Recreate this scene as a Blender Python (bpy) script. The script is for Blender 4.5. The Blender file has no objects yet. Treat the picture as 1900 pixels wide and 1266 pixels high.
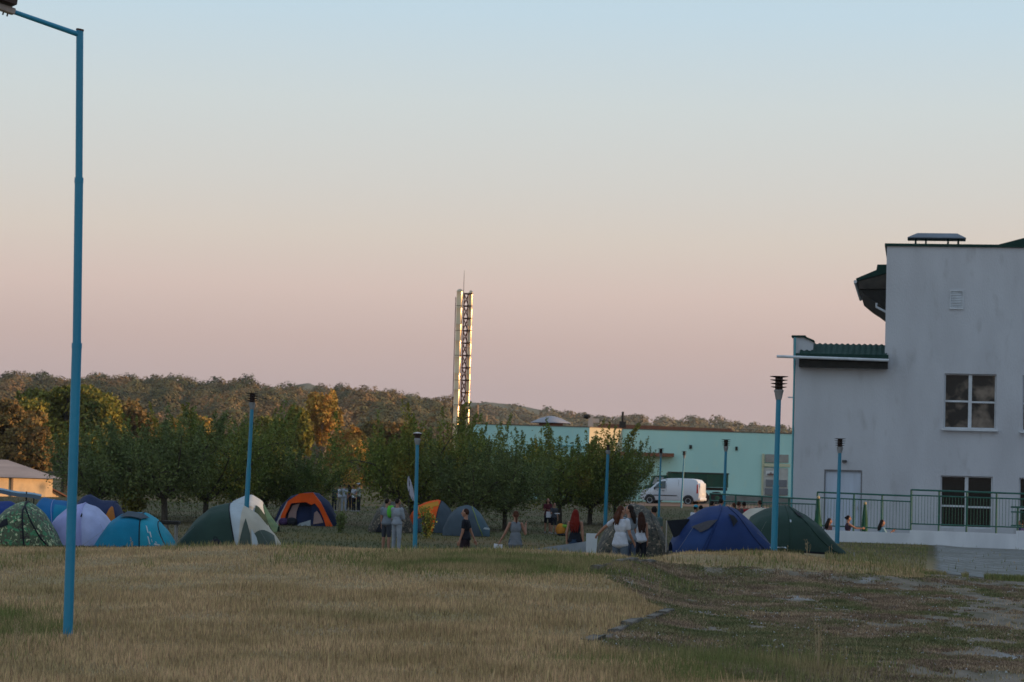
import bpy, bmesh, math, random
import numpy as np
from mathutils import Vector, Matrix, noise
R = math.radians
random.seed(7)
scn = bpy.context.scene
col = scn.collection
# ---------------------------------------------------------------- camera
F = 4700.0                                  # focal length in pixels of the 1900 px wide photograph
PITCH, ROLL = R(3.43), R(1.6)
cd = bpy.data.cameras.new('camera'); cam = bpy.data.objects.new('camera', cd); col.objects.link(cam)
cam.matrix_world = Matrix.Rotation(R(90) + PITCH, 4, 'X') @ Matrix.Rotation(ROLL, 4, 'Z')
cd.sensor_width = 36; cd.lens = 36 * F / 1900; cd.clip_start = 0.5; cd.clip_end = 20000
cd.dof.use_dof = True; cd.dof.focus_distance = 40; cd.dof.aperture_fstop = 5.0
scn.camera = cam
# ---------------------------------------------------------------- sky and sun
SUN_EL = R(4.5); SAZ = Vector((0.998, -0.06, 0)).normalized()
SUN = Vector((SAZ.x * math.cos(SUN_EL), SAZ.y * math.cos(SUN_EL), math.sin(SUN_EL)))
w = bpy.data.worlds.new('World'); scn.world = w; w.use_nodes = True
nt = w.node_tree; nt.nodes.clear()
sky = nt.nodes.new('ShaderNodeTexSky'); sky.sky_type = 'NISHITA'; sky.sun_disc = False
sky.sun_elevation = SUN_EL; sky.sun_rotation = math.atan2(SAZ.x, SAZ.y)
sky.dust_density = 2.0; sky.air_density = 1.0; sky.ozone_density = 1.0
tc = nt.nodes.new('ShaderNodeTexCoord'); sx = nt.nodes.new('ShaderNodeSeparateXYZ')
rp = nt.nodes.new('ShaderNodeValToRGB')
rp.color_ramp.interpolation = 'LINEAR'
SKYRAMP = [(0.0, (0.651, 0.514, 0.519)), (0.039, (0.651, 0.514, 0.519)), (0.058, (0.743, 0.566, 0.534)), (0.079, (0.87, 0.684, 0.623)), (0.1, (0.88, 0.779, 0.695)), (0.121, (0.843, 0.824, 0.78)), (0.152, (0.798, 0.873, 0.881)), (0.189, (0.685, 0.882, 1.007)), (0.32, (0.56, 0.72, 0.88)), (1.0, (0.48, 0.64, 0.86))]
els = rp.color_ramp.elements
while len(els) < len(SKYRAMP): els.new(0.5)
for e, (p, c) in zip(els, SKYRAMP): e.position = p
for e, (p, c) in zip(els, SKYRAMP): e.color = (*c, 1)
mixs = nt.nodes.new('ShaderNodeMix'); mixs.data_type = 'RGBA'; mixs.inputs[0].default_value = 0.85
bg = nt.nodes.new('ShaderNodeBackground'); bg.inputs[1].default_value = 0.1
gm = nt.nodes.new('ShaderNodeVectorMath'); gm.operation = 'SCALE'; gm.inputs['Scale'].default_value = 9.0
ow = nt.nodes.new('ShaderNodeOutputWorld')
L = nt.links.new
L(tc.outputs['Generated'], sx.inputs[0]); L(sx.outputs[2], rp.inputs[0]); L(rp.outputs[0], gm.inputs[0])
L(sky.outputs[0], mixs.inputs[6]); L(gm.outputs[0], mixs.inputs[7]); L(mixs.outputs[2], bg.inputs[0]); L(bg.outputs[0], ow.inputs[0])
sd = bpy.data.lights.new('sun', 'SUN'); sun = bpy.data.objects.new('sun', sd); col.objects.link(sun)
sd.energy = 5.0; sd.angle = R(0.5); sd.color = (1.0, 0.60, 0.30)
sun.rotation_euler = (-SUN).to_track_quat('-Z', 'Y').to_euler()
scn.view_settings.view_transform = 'Standard'; scn.view_settings.look = 'None'
scn.view_settings.gamma = 1; scn.view_settings.use_curve_mapping = False; scn.view_settings.exposure = 0.0
# ---------------------------------------------------------------- pixel helpers (photo pixels, distance in metres along y)
CM = cam.matrix_world.to_3x3()
def ray(px, py, d):
    v = CM @ Vector(((px - 950) / F, -(py - 633) / F, -1)); return v * (d / v.y)
def hz(px): return 915 + (px - 950) * 0.0279
def ux(x, y): return 950 + F * x / max(y, 1)
def xat(px, d): return ray(px, hz(px), d).x
GU = [-400, 0, 580, 950, 1150, 1300, 1450, 1600, 1720, 1900, 2500]
GY = [0, 20, 28, 36, 44, 48, 52, 58, 64, 80, 100, 125, 150, 176, 210, 300, 450, 20000]
GZ = [[-1.7,-1.75,-1.75,-1.58,-1.32,-1.33,-1.42,-1.56,-1.68,-1.78,-1.7,-1.55,-1.4,-1.0,-.8,-2,-3,-3],
      [-1.7,-1.75,-1.75,-1.58,-1.32,-1.33,-1.42,-1.56,-1.68,-1.78,-1.7,-1.55,-1.4,-1.0,-.8,-2,-3,-3],
      [-1.7,-1.7,-1.65,-1.42,-1.10,-1.15,-1.29,-1.5,-1.75,-1.95,-1.62,-1.45,-1.35,-1.0,-.8,-2,-3,-3],
      [-1.7,-1.65,-1.6,-1.35,-1.01,-1.13,-1.48,-1.9,-2.1,-1.95,-1.58,-1.4,-1.2,-.9,-.5,-1,-3,-3],
      [-1.7,-1.65,-1.6,-1.35,-1.02,-1.25,-1.8,-1.9,-1.95,-1.9,-1.8,-1.35,-1.0,-.5,-.4,-1,-3,-3],
      [-1.7,-1.65,-1.6,-1.5,-1.38,-1.06,-1.13,-1.26,-1.4,-1.7,-1.8,-1.4,-.95,-.45,-.4,-1,-3,-3],
      [-1.7,-1.65,-1.6,-1.5,-1.37,-1.06,-1.06,-1.16,-1.3,-1.5,-1.4,-1.2,-.9,-.5,-.4,-1,-3,-3],
      [-1.7,-1.65,-1.6,-1.5,-1.38,-1.2,-1.2,-1.25,-1.3,-1.4,-1.4,-1.2,-.9,-.5,-.4,-1,-3,-3],
      [-1.7,-1.65,-1.6,-1.5,-1.38,-1.32,-1.33,-1.35,-1.37,-1.4,-1.4,-1.2,-.9,-.5,-.4,-1,-3,-3],
      [-1.7,-1.65,-1.6,-1.5,-1.38,-1.33,-1.34,-1.35,-1.37,-1.4,-1.4,-1.2,-.9,-.5,-.4,-1,-3,-3],
      [-1.7,-1.65,-1.6,-1.5,-1.38,-1.33,-1.34,-1.35,-1.37,-1.4,-1.4,-1.2,-.9,-.5,-.4,-1,-3,-3]]
GZ = np.array(GZ)
PAVE = [(1600, 20), (1300, 24.5), (1095, 27), (1250, 33.5), (1180, 36), (1105, 39.5), (1215, 45.6), (1300, 46), (1450, 45.9), (1716, 45.8), (1722, 58), (1724, 89), (2500, 89), (2700, 20)]
PAVEW = [(xat(u, d), d) for u, d in PAVE]
def smooth(t): return t * t * (3 - 2 * t)
def zground(x, y):
    x = np.asarray(x, float); y = np.asarray(y, float)
    u = 950 + F * x / np.maximum(y, 14)
    ui = np.clip(np.searchsorted(GU, u) - 1, 0, len(GU) - 2); yi = np.clip(np.searchsorted(GY, y) - 1, 0, len(GY) - 2)
    gu = np.array(GU); gy = np.array(GY)
    a = np.clip((u - gu[ui]) / (gu[ui + 1] - gu[ui]), 0, 1); b = np.clip((y - gy[yi]) / (gy[yi + 1] - gy[yi]), 0, 1)
    a = smooth(a)
    z = (GZ[ui, yi] * (1 - a) + GZ[ui + 1, yi] * a) * (1 - b) + (GZ[ui, yi + 1] * (1 - a) + GZ[ui + 1, yi + 1] * a) * b
    return z + 0.018 * np.clip((58 - y) / 10, 0, 1) * np.sin(x * 1.3 + 2 * np.sin(y * .4)) * np.sin(y * 1.1 + x * .3)
def zg(x, y): return float(zground(x, y))
def plow(d): return .06 * smooth(np.clip(d / 1.4, 0, 1))
def inpave(x, y):                           # vectorised point in polygon, and distance to the edge
    x = np.asarray(x, float); y = np.asarray(y, float); ins = np.zeros(x.shape, bool); dist = np.full(x.shape, 1e9)
    n = len(PAVEW)
    for i in range(n):
        x1, y1 = PAVEW[i]; x2, y2 = PAVEW[(i + 1) % n]
        c = ((y1 > y) != (y2 > y)) & (x < (x2 - x1) * (y - y1) / (y2 - y1 + 1e-12) + x1); ins ^= c
        t = np.clip(((x - x1) * (x2 - x1) + (y - y1) * (y2 - y1)) / ((x2 - x1) ** 2 + (y2 - y1) ** 2), 0, 1)
        dist = np.minimum(dist, np.hypot(x - x1 - t * (x2 - x1), y - y1 - t * (y2 - y1)))
    return ins, dist
def G(px, d): x = xat(px, d); return Vector((x, d, zg(x, d)))
# ---------------------------------------------------------------- materials
MATS = {}
def lin(c): return tuple(((v / 255) / 12.92 if v / 255 <= .04045 else (((v / 255) + .055) / 1.055) ** 2.4) for v in c)
def mat(name, c1, c2=None, scale=5.0, rough=.8, bump=0.0, bscale=None, metal=0.0, spec=0.3, stretch=None, detail=6, contrast=(.35, .65), c3=None, s3=1.0, con3=(.5, .7), island=0.0, trans=0.0, coord='Object', sheen=0):
    if name in MATS: return MATS[name]
    m = bpy.data.materials.new(name); m.use_nodes = True; n = m.node_tree; k = n.nodes.new; l = n.links.new
    b = n.nodes['Principled BSDF']; b.inputs['Roughness'].default_value = rough; b.inputs['Metallic'].default_value = metal
    b.inputs['Specular IOR Level'].default_value = spec
    b.inputs['Base Color'].default_value = (*c1, 1)
    out = None
    t = k('ShaderNodeTexCoord'); mp = k('ShaderNodeMapping'); l(t.outputs[coord], mp.inputs[0])
    if stretch: mp.inputs['Scale'].default_value = stretch
    if c2:
        nz = k('ShaderNodeTexNoise'); nz.inputs['Scale'].default_value = scale; nz.inputs['Detail'].default_value = detail; l(mp.outputs[0], nz.inputs[0])
        mr = k('ShaderNodeMapRange'); mr.inputs[1].default_value, mr.inputs[2].default_value = contrast; l(nz.outputs[0], mr.inputs[0])
        mx = k('ShaderNodeMix'); mx.data_type = 'RGBA'; mx.inputs[6].default_value = (*c1, 1); mx.inputs[7].default_value = (*c2, 1); l(mr.outputs[0], mx.inputs[0]); out = mx.outputs[2]
    if c3:
        nz3 = k('ShaderNodeTexNoise'); nz3.inputs['Scale'].default_value = s3; nz3.inputs['Detail'].default_value = 5; l(mp.outputs[0], nz3.inputs[0])
        mr3 = k('ShaderNodeMapRange'); mr3.inputs[1].default_value, mr3.inputs[2].default_value = con3; l(nz3.outputs[0], mr3.inputs[0])
        m3 = k('ShaderNodeMix'); m3.data_type = 'RGBA'; m3.inputs[7].default_value = (*c3, 1); l(mr3.outputs[0], m3.inputs[0])
        if out: l(out, m3.inputs[6])
        else: m3.inputs[6].default_value = (*c1, 1)
        out = m3.outputs[2]
    if island:
        ge = k('ShaderNodeNewGeometry'); hs = k('ShaderNodeHueSaturation'); mm = k('ShaderNodeMapRange'); mm.inputs[3].default_value = 1 - island; mm.inputs[4].default_value = 1 + island
        l(ge.outputs['Random Per Island'], mm.inputs[0]); l(mm.outputs[0], hs.inputs['Value'])
        if out: l(out, hs.inputs['Color'])
        else: hs.inputs['Color'].default_value = (*c1, 1)
        m4 = k('ShaderNodeMapRange'); m4.inputs[3].default_value = .485; m4.inputs[4].default_value = .515; mu = k('ShaderNodeMath'); mu.operation = 'MULTIPLY'; mu.inputs[1].default_value = 7.31
        fr = k('ShaderNodeMath'); fr.operation = 'FRACT'; l(ge.outputs['Random Per Island'], mu.inputs[0]); l(mu.outputs[0], fr.inputs[0]); l(fr.outputs[0], m4.inputs[0]); l(m4.outputs[0], hs.inputs['Hue'])
        out = hs.outputs[0]
    if out: l(out, b.inputs['Base Color'])
    if bump:
        nb = k('ShaderNodeTexNoise'); nb.inputs['Scale'].default_value = bscale or scale * 4; nb.inputs['Detail'].default_value = 6; l(mp.outputs[0], nb.inputs[0])
        bp = k('ShaderNodeBump'); bp.inputs['Strength'].default_value = bump; bp.inputs['Distance'].default_value = .05; l(nb.outputs[0], bp.inputs['Height']); l(bp.outputs[0], b.inputs['Normal'])
    if trans:
        tr = k('ShaderNodeBsdfTranslucent'); ms = k('ShaderNodeMixShader'); ms.inputs[0].default_value = trans
        if out: l(out, tr.inputs[0])
        else: tr.inputs[0].default_value = (*c1, 1)
        l(b.outputs[0], ms.inputs[1]); l(tr.outputs[0], ms.inputs[2]); l(ms.outputs[0], n.nodes['Material Output'].inputs[0])
    MATS[name] = m; return m
def cloth(name, c, c2=None): return mat('cloth_' + name, c, c2 or tuple(v * .75 for v in c), 6, .85, .35, 14, spec=.15)
def fab(name, c, tr=.08): return mat('tent_' + name, c, tuple(v * .82 for v in c), 2.5, .7, .3, 4, spec=.15, trans=tr)
def camo(name, cols, scale):
    m = bpy.data.materials.new(name); m.use_nodes = True; n = m.node_tree; b = n.nodes['Principled BSDF']; b.inputs['Roughness'].default_value = .75
    t = n.nodes.new('ShaderNodeTexCoord'); prev = None
    for i, c in enumerate(cols):
        if i == 0: prev = c; continue
        nz = n.nodes.new('ShaderNodeTexNoise'); nz.noise_dimensions = '4D'; nz.inputs['W'].default_value = i * 3.7; nz.inputs['Scale'].default_value = scale * (1 + .25 * i); nz.inputs['Detail'].default_value = 3; nz.inputs['Distortion'].default_value = .9
        n.links.new(t.outputs['Object'], nz.inputs[0])
        mr = n.nodes.new('ShaderNodeMapRange'); mr.inputs[1].default_value = .52 + .02 * i; mr.inputs[2].default_value = .55 + .02 * i; n.links.new(nz.outputs[0], mr.inputs[0])
        mx = n.nodes.new('ShaderNodeMix'); mx.data_type = 'RGBA'; mx.inputs[7].default_value = (*c, 1); n.links.new(mr.outputs[0], mx.inputs[0])
        if isinstance(prev, tuple): mx.inputs[6].default_value = (*prev, 1)
        else: n.links.new(prev, mx.inputs[6])
        prev = mx.outputs[2]
    n.links.new(prev, b.inputs['Base Color']); return m
# ---------------------------------------------------------------- mesh builder and tagging
class MB:
    def __init__(s): s.v = []; s.f = []
    def add(s, vs, fs):
        o = len(s.v); s.v += [tuple(v) for v in vs]; s.f += [tuple(i + o for i in f) for f in fs]; return s
    def box(s, c, d, rot=None, bev=0):
        c = Vector(c); x, y, z = d[0] / 2, d[1] / 2, d[2] / 2
        if bev:
            b = min(bev, x * .9, y * .9, z * .9); vs = []; 
            bm = bmesh.new(); bmesh.ops.create_cube(bm, size=1)
            for v in bm.verts: v.co = Vector((v.co.x * d[0], v.co.y * d[1], v.co.z * d[2]))
            bmesh.ops.bevel(bm, geom=list(bm.edges), offset=b, segments=2, affect='EDGES', profile=.5)
            bm.verts.index_update(); vs = [v.co.copy() for v in bm.verts]; fs = [[v.index for v in f.verts] for f in bm.faces]; bm.free()
        else:
            vs = [Vector((i * x, j * y, k * z)) for i in (-1, 1) for j in (-1, 1) for k in (-1, 1)]
            fs = [(0, 1, 3, 2), (4, 6, 7, 5), (0, 4, 5, 1), (2, 3, 7, 6), (0, 2, 6, 4), (1, 5, 7, 3)]
        if rot: vs = [rot @ v for v in vs]
        return s.add([v + c for v in vs], fs)
    def tube(s, pts, rad, n=10, cap=True):
        pts = [Vector(p) for p in pts]; rad = rad if isinstance(rad, (list, tuple)) else [rad] * len(pts); vs = []; fs = []
        for i, p in enumerate(pts):
            d = (pts[min(i + 1, len(pts) - 1)] - pts[max(i - 1, 0)]).normalized()
            a = d.orthogonal().normalized() if i == 0 else (a - d * a.dot(d)).normalized(); b = d.cross(a)
            vs += [p + (a * math.cos(2 * math.pi * k / n) + b * math.sin(2 * math.pi * k / n)) * rad[i] for k in range(n)]
            if i: fs += [((i - 1) * n + k, (i - 1) * n + (k + 1) % n, i * n + (k + 1) % n, i * n + k) for k in range(n)]
        if cap: fs += [tuple(range(n))[::-1], tuple(range((len(pts) - 1) * n, len(pts) * n))]
        return s.add(vs, fs)
    def lathe(s, prof, c=(0, 0, 0), n=16):
        vs = []; fs = []; c = Vector(c)
        for r, z in prof: vs += [c + Vector((r * math.cos(2 * math.pi * k / n), r * math.sin(2 * math.pi * k / n), z)) for k in range(n)]
        for i in range(1, len(prof)): fs += [((i - 1) * n + k, (i - 1) * n + (k + 1) % n, i * n + (k + 1) % n, i * n + k) for k in range(n)]
        fs += [tuple(range(n))[::-1], tuple(range((len(prof) - 1) * n, len(prof) * n))]
        return s.add(vs, fs)
    def prism(s, poly, y0, y1):              # polygon in xz, extruded along y
        n = len(poly); vs = [(x, y0, z) for x, z in poly] + [(x, y1, z) for x, z in poly]
        return s.add(vs, [tuple(range(n)), tuple(range(2 * n - 1, n - 1, -1))] + [(i, i + n, (i + 1) % n + n, (i + 1) % n) for i in range(n)])
    def ell(s, c, r, n=12, rot=None):
        c = Vector(c); vs = []; fs = []; m = n // 2 + 2
        for i in range(m + 1):
            t = math.pi * i / m
            for k in range(n):
                v = Vector((r[0] * math.sin(t) * math.cos(2 * math.pi * k / n), r[1] * math.sin(t) * math.sin(2 * math.pi * k / n), r[2] * math.cos(t)))
                vs.append(c + (rot @ v if rot else v))
        for i in range(m): fs += [(i * n + k, (i + 1) * n + k, (i + 1) * n + (k + 1) % n, i * n + (k + 1) % n) for k in range(n)]
        return s.add(vs, fs)
    def cap(s, a, b, ra, rb, n=10):          # tapered capsule
        a = Vector(a); b = Vector(b); d = (b - a); L_ = d.length; d = d / L_ if L_ > 1e-6 else Vector((0, 0, 1))
        pts = []; rr = []
        for t in (-.98, -.8, -.45): pts.append(a + d * ra * t); rr.append(ra * math.sqrt(1 - t * t))
        pts += [a, b]; rr += [ra, rb]
        for t in (.45, .8, .98): pts.append(b + d * rb * t); rr.append(rb * math.sqrt(1 - t * t))
        return s.tube(pts, rr, n)
    def sheet(s, P, thick=None):             # grid of points P[i][j]
        n, m = len(P), len(P[0]); o = len(s.v)
        s.v += [tuple(p) for r in P for p in r]; s.f += [(o + i * m + j, o + i * m + j + 1, o + (i + 1) * m + j + 1, o + (i + 1) * m + j) for i in range(n - 1) for j in range(m - 1)]
        return s
    def build(s, name, m=None, parent=None, smooth=True, ang=40):
        me = bpy.data.meshes.new(name); me.from_pydata(s.v, [], s.f); me.update()
        o = bpy.data.objects.new(name, me); col.objects.link(o)
        if m: me.materials.append(m)
        if parent: o.parent = parent
        bm = bmesh.new(); bm.from_mesh(me); bmesh.ops.remove_doubles(bm, verts=bm.verts, dist=1e-5); bmesh.ops.recalc_face_normals(bm, faces=bm.faces); bm.to_mesh(me); bm.free()
        if smooth:
            me.polygons.foreach_set('use_smooth', [True] * len(me.polygons)); me.set_sharp_from_angle(angle=R(ang))
        return o
def npmesh(name, V, Q, m, parent=None, smooth=False):
    me = bpy.data.meshes.new(name); k = Q.shape[1]
    me.vertices.add(len(V)); me.vertices.foreach_set('co', V.astype(np.float32).ravel())
    me.loops.add(Q.size); me.loops.foreach_set('vertex_index', Q.astype(np.int32).ravel())
    me.polygons.add(len(Q)); me.polygons.foreach_set('loop_start', np.arange(0, Q.size, k, dtype=np.int32))
    me.update(calc_edges=True); me.materials.append(m)
    if smooth: me.polygons.foreach_set('use_smooth', [True] * len(Q))
    o = bpy.data.objects.new(name, me); col.objects.link(o)
    if parent: o.parent = parent
    return o
def thing(name, label, cat, loc=(0, 0, 0), rz=0, group=None):
    o = bpy.data.objects.new(name, None); col.objects.link(o); o.location = loc; o.rotation_euler = (0, 0, rz); o.empty_display_size = .2
    o['label'] = label; o['category'] = cat
    if group: o['group'] = group
    return o
def tag(o, label=None, cat=None, group=None, kind=None):
    if label: o['label'] = label
    if cat: o['category'] = cat
    if group: o['group'] = group
    if kind: o['kind'] = kind
    return o
def dup(root, loc, rz, label, group=None, scale=None):
    r = root.copy(); col.objects.link(r); r.location = loc; r.rotation_euler = (0, 0, rz); r['label'] = label
    if group: r['group'] = group
    if scale: r.scale = scale
    for ch in list(root.children):
        c = ch.copy(); col.objects.link(c); c.parent = r
        for g in list(ch.children):
            d = g.copy(); col.objects.link(d); d.parent = c
    return r
# ---------------------------------------------------------------- ground
def ground_material():
    m = bpy.data.materials.new('dry_meadow'); m.use_nodes = True; n = m.node_tree; k = n.nodes.new; l = n.links.new; b = n.nodes['Principled BSDF']; b.inputs['Roughness'].default_value = .95; b.inputs['Specular IOR Level'].default_value = .1
    t = k('ShaderNodeTexCoord')
    def nz(s, lo, hi, det=8, st=None):
        q = k('ShaderNodeTexNoise'); q.inputs['Scale'].default_value = s; q.inputs['Detail'].default_value = det; mr = k('ShaderNodeMapRange'); mr.inputs[1].default_value = lo; mr.inputs[2].default_value = hi
        if st: mp = k('ShaderNodeMapping'); mp.inputs['Scale'].default_value = st; l(t.outputs['Object'], mp.inputs[0]); l(mp.outputs[0], q.inputs[0])
        else: l(t.outputs['Object'], q.inputs[0])
        l(q.outputs[0], mr.inputs[0]); return mr.outputs[0]
    def mix(f, a, c):
        x = k('ShaderNodeMix'); x.data_type = 'RGBA'; l(f, x.inputs[0])
        for i, v in ((6, a), (7, c)):
            if isinstance(v, tuple): x.inputs[i].default_value = (*v, 1)
            else: l(v, x.inputs[i])
        return x.outputs[2]
    c = mix(nz(9, .35, .65), (.39, .275, .16), (.24, .175, .095))
    c = mix(nz(.5, .42, .62), c, (.30, .23, .125))
    c = mix(nz(.16, .58, .76), c, (.16, .145, .065))
    c = mix(nz(40, .5, .75), c, (.32, .25, .15))
    # beyond the dip the meadow is greener
    sp = k('ShaderNodeSeparateXYZ'); l(t.outputs['Object'], sp.inputs[0]); mr = k('ShaderNodeMapRange'); mr.inputs[1].default_value = 50; mr.inputs[2].default_value = 70; mr.inputs[4].default_value = .88; l(sp.outputs[1], mr.inputs[0])
    c = mix(mr.outputs[0], c, mix(nz(.12, .42, .60), (.062, .068, .028), (.09, .074, .042)))
    l(c, b.inputs['Base Color'])
    nb = k('ShaderNodeTexNoise'); nb.inputs['Scale'].default_value = 25; nb.inputs['Detail'].default_value = 8; l(t.outputs['Object'], nb.inputs[0])
    bp = k('ShaderNodeBump'); bp.inputs['Strength'].default_value = .45; bp.inputs['Distance'].default_value = .06; l(nb.outputs[0], bp.inputs['Height']); l(bp.outputs[0], b.inputs['Normal'])
    return m
RIDGE = [(-600, 690, 900), (0, 697, 900), (150, 709, 900), (280, 704, 900), (400, 709, 900), (520, 719, 900), (600, 724, 900), (700, 724, 900), (760, 739, 900), (830, 745, 900), (900, 790, 900), (1000, 850, 900), (1100, 900, 900), (3000, 925, 900)]
RIDGE2 = [(-600, 900, 1400), (600, 800, 1400), (700, 757, 1400), (880, 752, 1400), (960, 757, 1400), (1060, 764, 1400), (1200, 771, 1400), (1300, 776, 1400), (1400, 786, 1400), (1500, 792, 1400), (3000, 800, 1400)]
def ridge_h(tab, x, y, treeh):
    u = 950 + F * x / y
    yy = np.interp(u, [r[0] for r in tab], [r[1] for r in tab]); D = tab[0][2]
    return (909 + (u - 950) * .0279 - yy) / F * D - treeh
def hill_z(x, y):
    h1 = np.maximum(ridge_h(RIDGE, x, y, 11), -3.0); h2 = np.maximum(ridge_h(RIDGE2, x, y, 11), -3.0)
    t1 = smooth(np.clip((y - 450) / (900 - 450), 0, 1)); t1 = t1 * (1 - .6 * smooth(np.clip((y - 920) / 400, 0, 1)))
    t2 = smooth(np.clip((y - 850) / (1400 - 850), 0, 1)); t2 = t2 * (1 - .5 * smooth(np.clip((y - 1400) / 900, 0, 1)))
    return np.maximum(-3 + (h1 + 3) * t1, -3 + (h2 + 3) * t2)
def zall(x, y):
    return np.where(np.asarray(y) < 450, zground(x, y), hill_z(x, y))
xs = np.concatenate([np.linspace(-4000, -300, 14), np.linspace(-260, -40, 18), np.linspace(-36, -13, 24), np.arange(-12.5, 19, .3), np.linspace(20, 60, 30), np.linspace(70, 300, 20), np.linspace(350, 4000, 14)])
ys = np.concatenate([np.linspace(-400, 10, 12), np.arange(12, 60, .3), np.arange(60, 240, 2.5), np.linspace(245, 950, 48), np.linspace(980, 3200, 30), np.linspace(3500, 9000, 6)])
X, Y = np.meshgrid(xs, ys); Z = zall(X, Y); ip, dd = inpave(X, Y)
Z = Z - np.where(ip, plow(dd), 0) 
V = np.stack([X.ravel(), Y.ravel(), Z.ravel()], 1); nx, ny = len(xs), len(ys)
I = (np.arange(ny - 1)[:, None] * nx + np.arange(nx - 1)[None]).ravel()
g = npmesh('ground', V, np.stack([I, I + 1, I + nx + 1, I + nx], 1), ground_material(), smooth=True); tag(g, kind='structure')
# weathered tarmac of the old yard, breaking up and grown over
def sheet_poly(name, poly, step, m, dz, keep=None):
    xs_ = [p[0] for p in poly]; ys_ = [p[1] for p in poly]
    gx = np.arange(min(xs_), max(xs_) + step, step); gy = np.arange(min(ys_), max(ys_) + step, step); X, Y = np.meshgrid(gx, gy)
    ins, d_ = inpave(X, Y); Zs = zground(X, Y) - plow(d_) + dz
    idx = -np.ones(X.shape, int); ok = ins & (d_ > .1)
    if keep is not None: ok &= keep(X, Y)
    idx[ok] = np.arange(ok.sum()); V = np.stack([X[ok], Y[ok], Zs[ok]], 1)
    q = np.stack([idx[:-1, :-1], idx[:-1, 1:], idx[1:, 1:], idx[1:, :-1]], -1).reshape(-1, 4); q = q[(q >= 0).all(1)]
    return npmesh(name, V, q, m, smooth=True)
mp_ = mat('old_tarmac', (.23, .185, .145), (.13, .11, .075), 3.2, .95, .25, 40, detail=10, contrast=(.35, .65), c3=(.27, .26, .255), s3=.9, con3=(.60, .66), spec=.1, stretch=(1, .35, 1))
yard = sheet_poly('pavement', PAVEW, .15, mp_, .012, lambda X, Y: Y < 49.5); tag(yard, kind='structure')
def paver_material():
    m = bpy.data.materials.new('concrete_pavers'); m.use_nodes = True; n = m.node_tree; k = n.nodes.new; l = n.links.new; b = n.nodes['Principled BSDF']; b.inputs['Roughness'].default_value = .9
    t = k('ShaderNodeTexCoord'); br = k('ShaderNodeTexBrick'); br.inputs['Scale'].default_value = 1.0; br.inputs['Brick Width'].default_value = .5; br.inputs['Row Height'].default_value = .5; br.offset = 0
    br.inputs['Color1'].default_value = (.25, .245, .24, 1); br.inputs['Color2'].default_value = (.19, .188, .185, 1); br.inputs['Mortar'].default_value = (.075, .08, .055, 1); br.inputs['Mortar Size'].default_value = .035
    l(t.outputs['Object'], br.inputs[0]); nz = k('ShaderNodeTexNoise'); nz.inputs['Scale'].default_value = 1.1; nz.inputs['Detail'].default_value = 12; l(t.outputs['Object'], nz.inputs[0])
    mr = k('ShaderNodeMapRange'); mr.inputs[1].default_value = .44; mr.inputs[2].default_value = .60; l(nz.outputs[0], mr.inputs[0]); mx = k('ShaderNodeMix'); mx.data_type = 'RGBA'; l(mr.outputs[0], mx.inputs[0]); l(br.outputs[0], mx.inputs[6]); mx.inputs[7].default_value = (.135, .13, .11, 1)
    l(mx.outputs[2], b.inputs['Base Color']); return m
apron = sheet_poly('path', PAVEW, .2, paver_material(), .022, lambda X, Y: Y > 48.5); tag(apron, kind='structure')
# distant blue hill
hb = MB(); P = []
HT = [(-400, 800), (300, 790), (470, 735), (540, 719), (572, 711), (606, 720), (700, 735), (800, 756), (860, 750), (905, 747), (960, 752), (1050, 770), (1300, 800), (2300, 860)]
for yy, f_ in ((2200, 0), (2400, .7), (2600, 1), (2800, .8), (2950, 0)):
    row = []
    for u in np.arange(-400, 2300, 8):
        h = (915 + (u - 950) * .0279 - np.interp(u, [q[0] for q in HT], [q[1] for q in HT])) / F * 2600
        row.append((2600 * (u - 950) / F, yy, -30 + f_ * (h + 30 + 1.6 * noise.noise((u * .09, 3, 0)))))
    P.append(row)
tag(hb.sheet(P).build('hill', mat('far_forest', (.05, .065, .03), (.09, .09, .04), .02, .95), smooth=True), kind='structure')
# ---------------------------------------------------------------- foliage
rng = np.random.default_rng(5)
def leafmat(name, c1, c2, c3=None, scale=.5, tr=.18, isl=.35): return mat('leaf_' + name, c1, c2, scale, .75, spec=.2, island=isl, trans=tr, c3=c3, s3=scale * .6, con3=(.52, .62))
def cards(P, size, N=None, tilt=.8, aspect=.6):
    n = len(P); d = rng.normal(size=(n, 3)) * tilt + (0 if N is None else N); d /= np.linalg.norm(d, axis=1)[:, None] + 1e-9
    a = np.cross(d, rng.normal(size=(n, 3))); a /= np.linalg.norm(a, axis=1)[:, None] + 1e-9; b = np.cross(d, a)
    s = (size * rng.uniform(.6, 1.35, n))[:, None]
    V = np.stack([P - a * s, P - b * s * aspect, P + a * s, P + b * s * aspect], 1).reshape(-1, 3)
    return V, np.arange(4 * n).reshape(-1, 4)
def merge(parts):
    Vs, Qs, o = [], [], 0
    for V, Q in parts: Vs.append(V); Qs.append(Q + o); o += len(V)
    return np.concatenate(Vs), np.concatenate(Qs)
def crown_pts(n, c, r, lump=.25, seed=0):        # points near the surface of a lumpy ellipsoid
    d = rng.normal(size=(n, 3)); d /= np.linalg.norm(d, axis=1)[:, None]; d[:, 2] = np.where(d[:, 2] < -.45, -d[:, 2], d[:, 2])
    k = 1 + lump * np.sin(d[:, 0] * 5 + seed) * np.sin(d[:, 1] * 5 + seed * 2) * np.cos(d[:, 2] * 4 + seed) + lump * .5 * np.sin(d[:, 0] * 11 + seed * 3) * np.sin(d[:, 2] * 12 + seed)
    rad = k * rng.uniform(.78, 1.04, n)
    return np.array(c) + d * rad[:, None] * np.array(r), d
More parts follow.
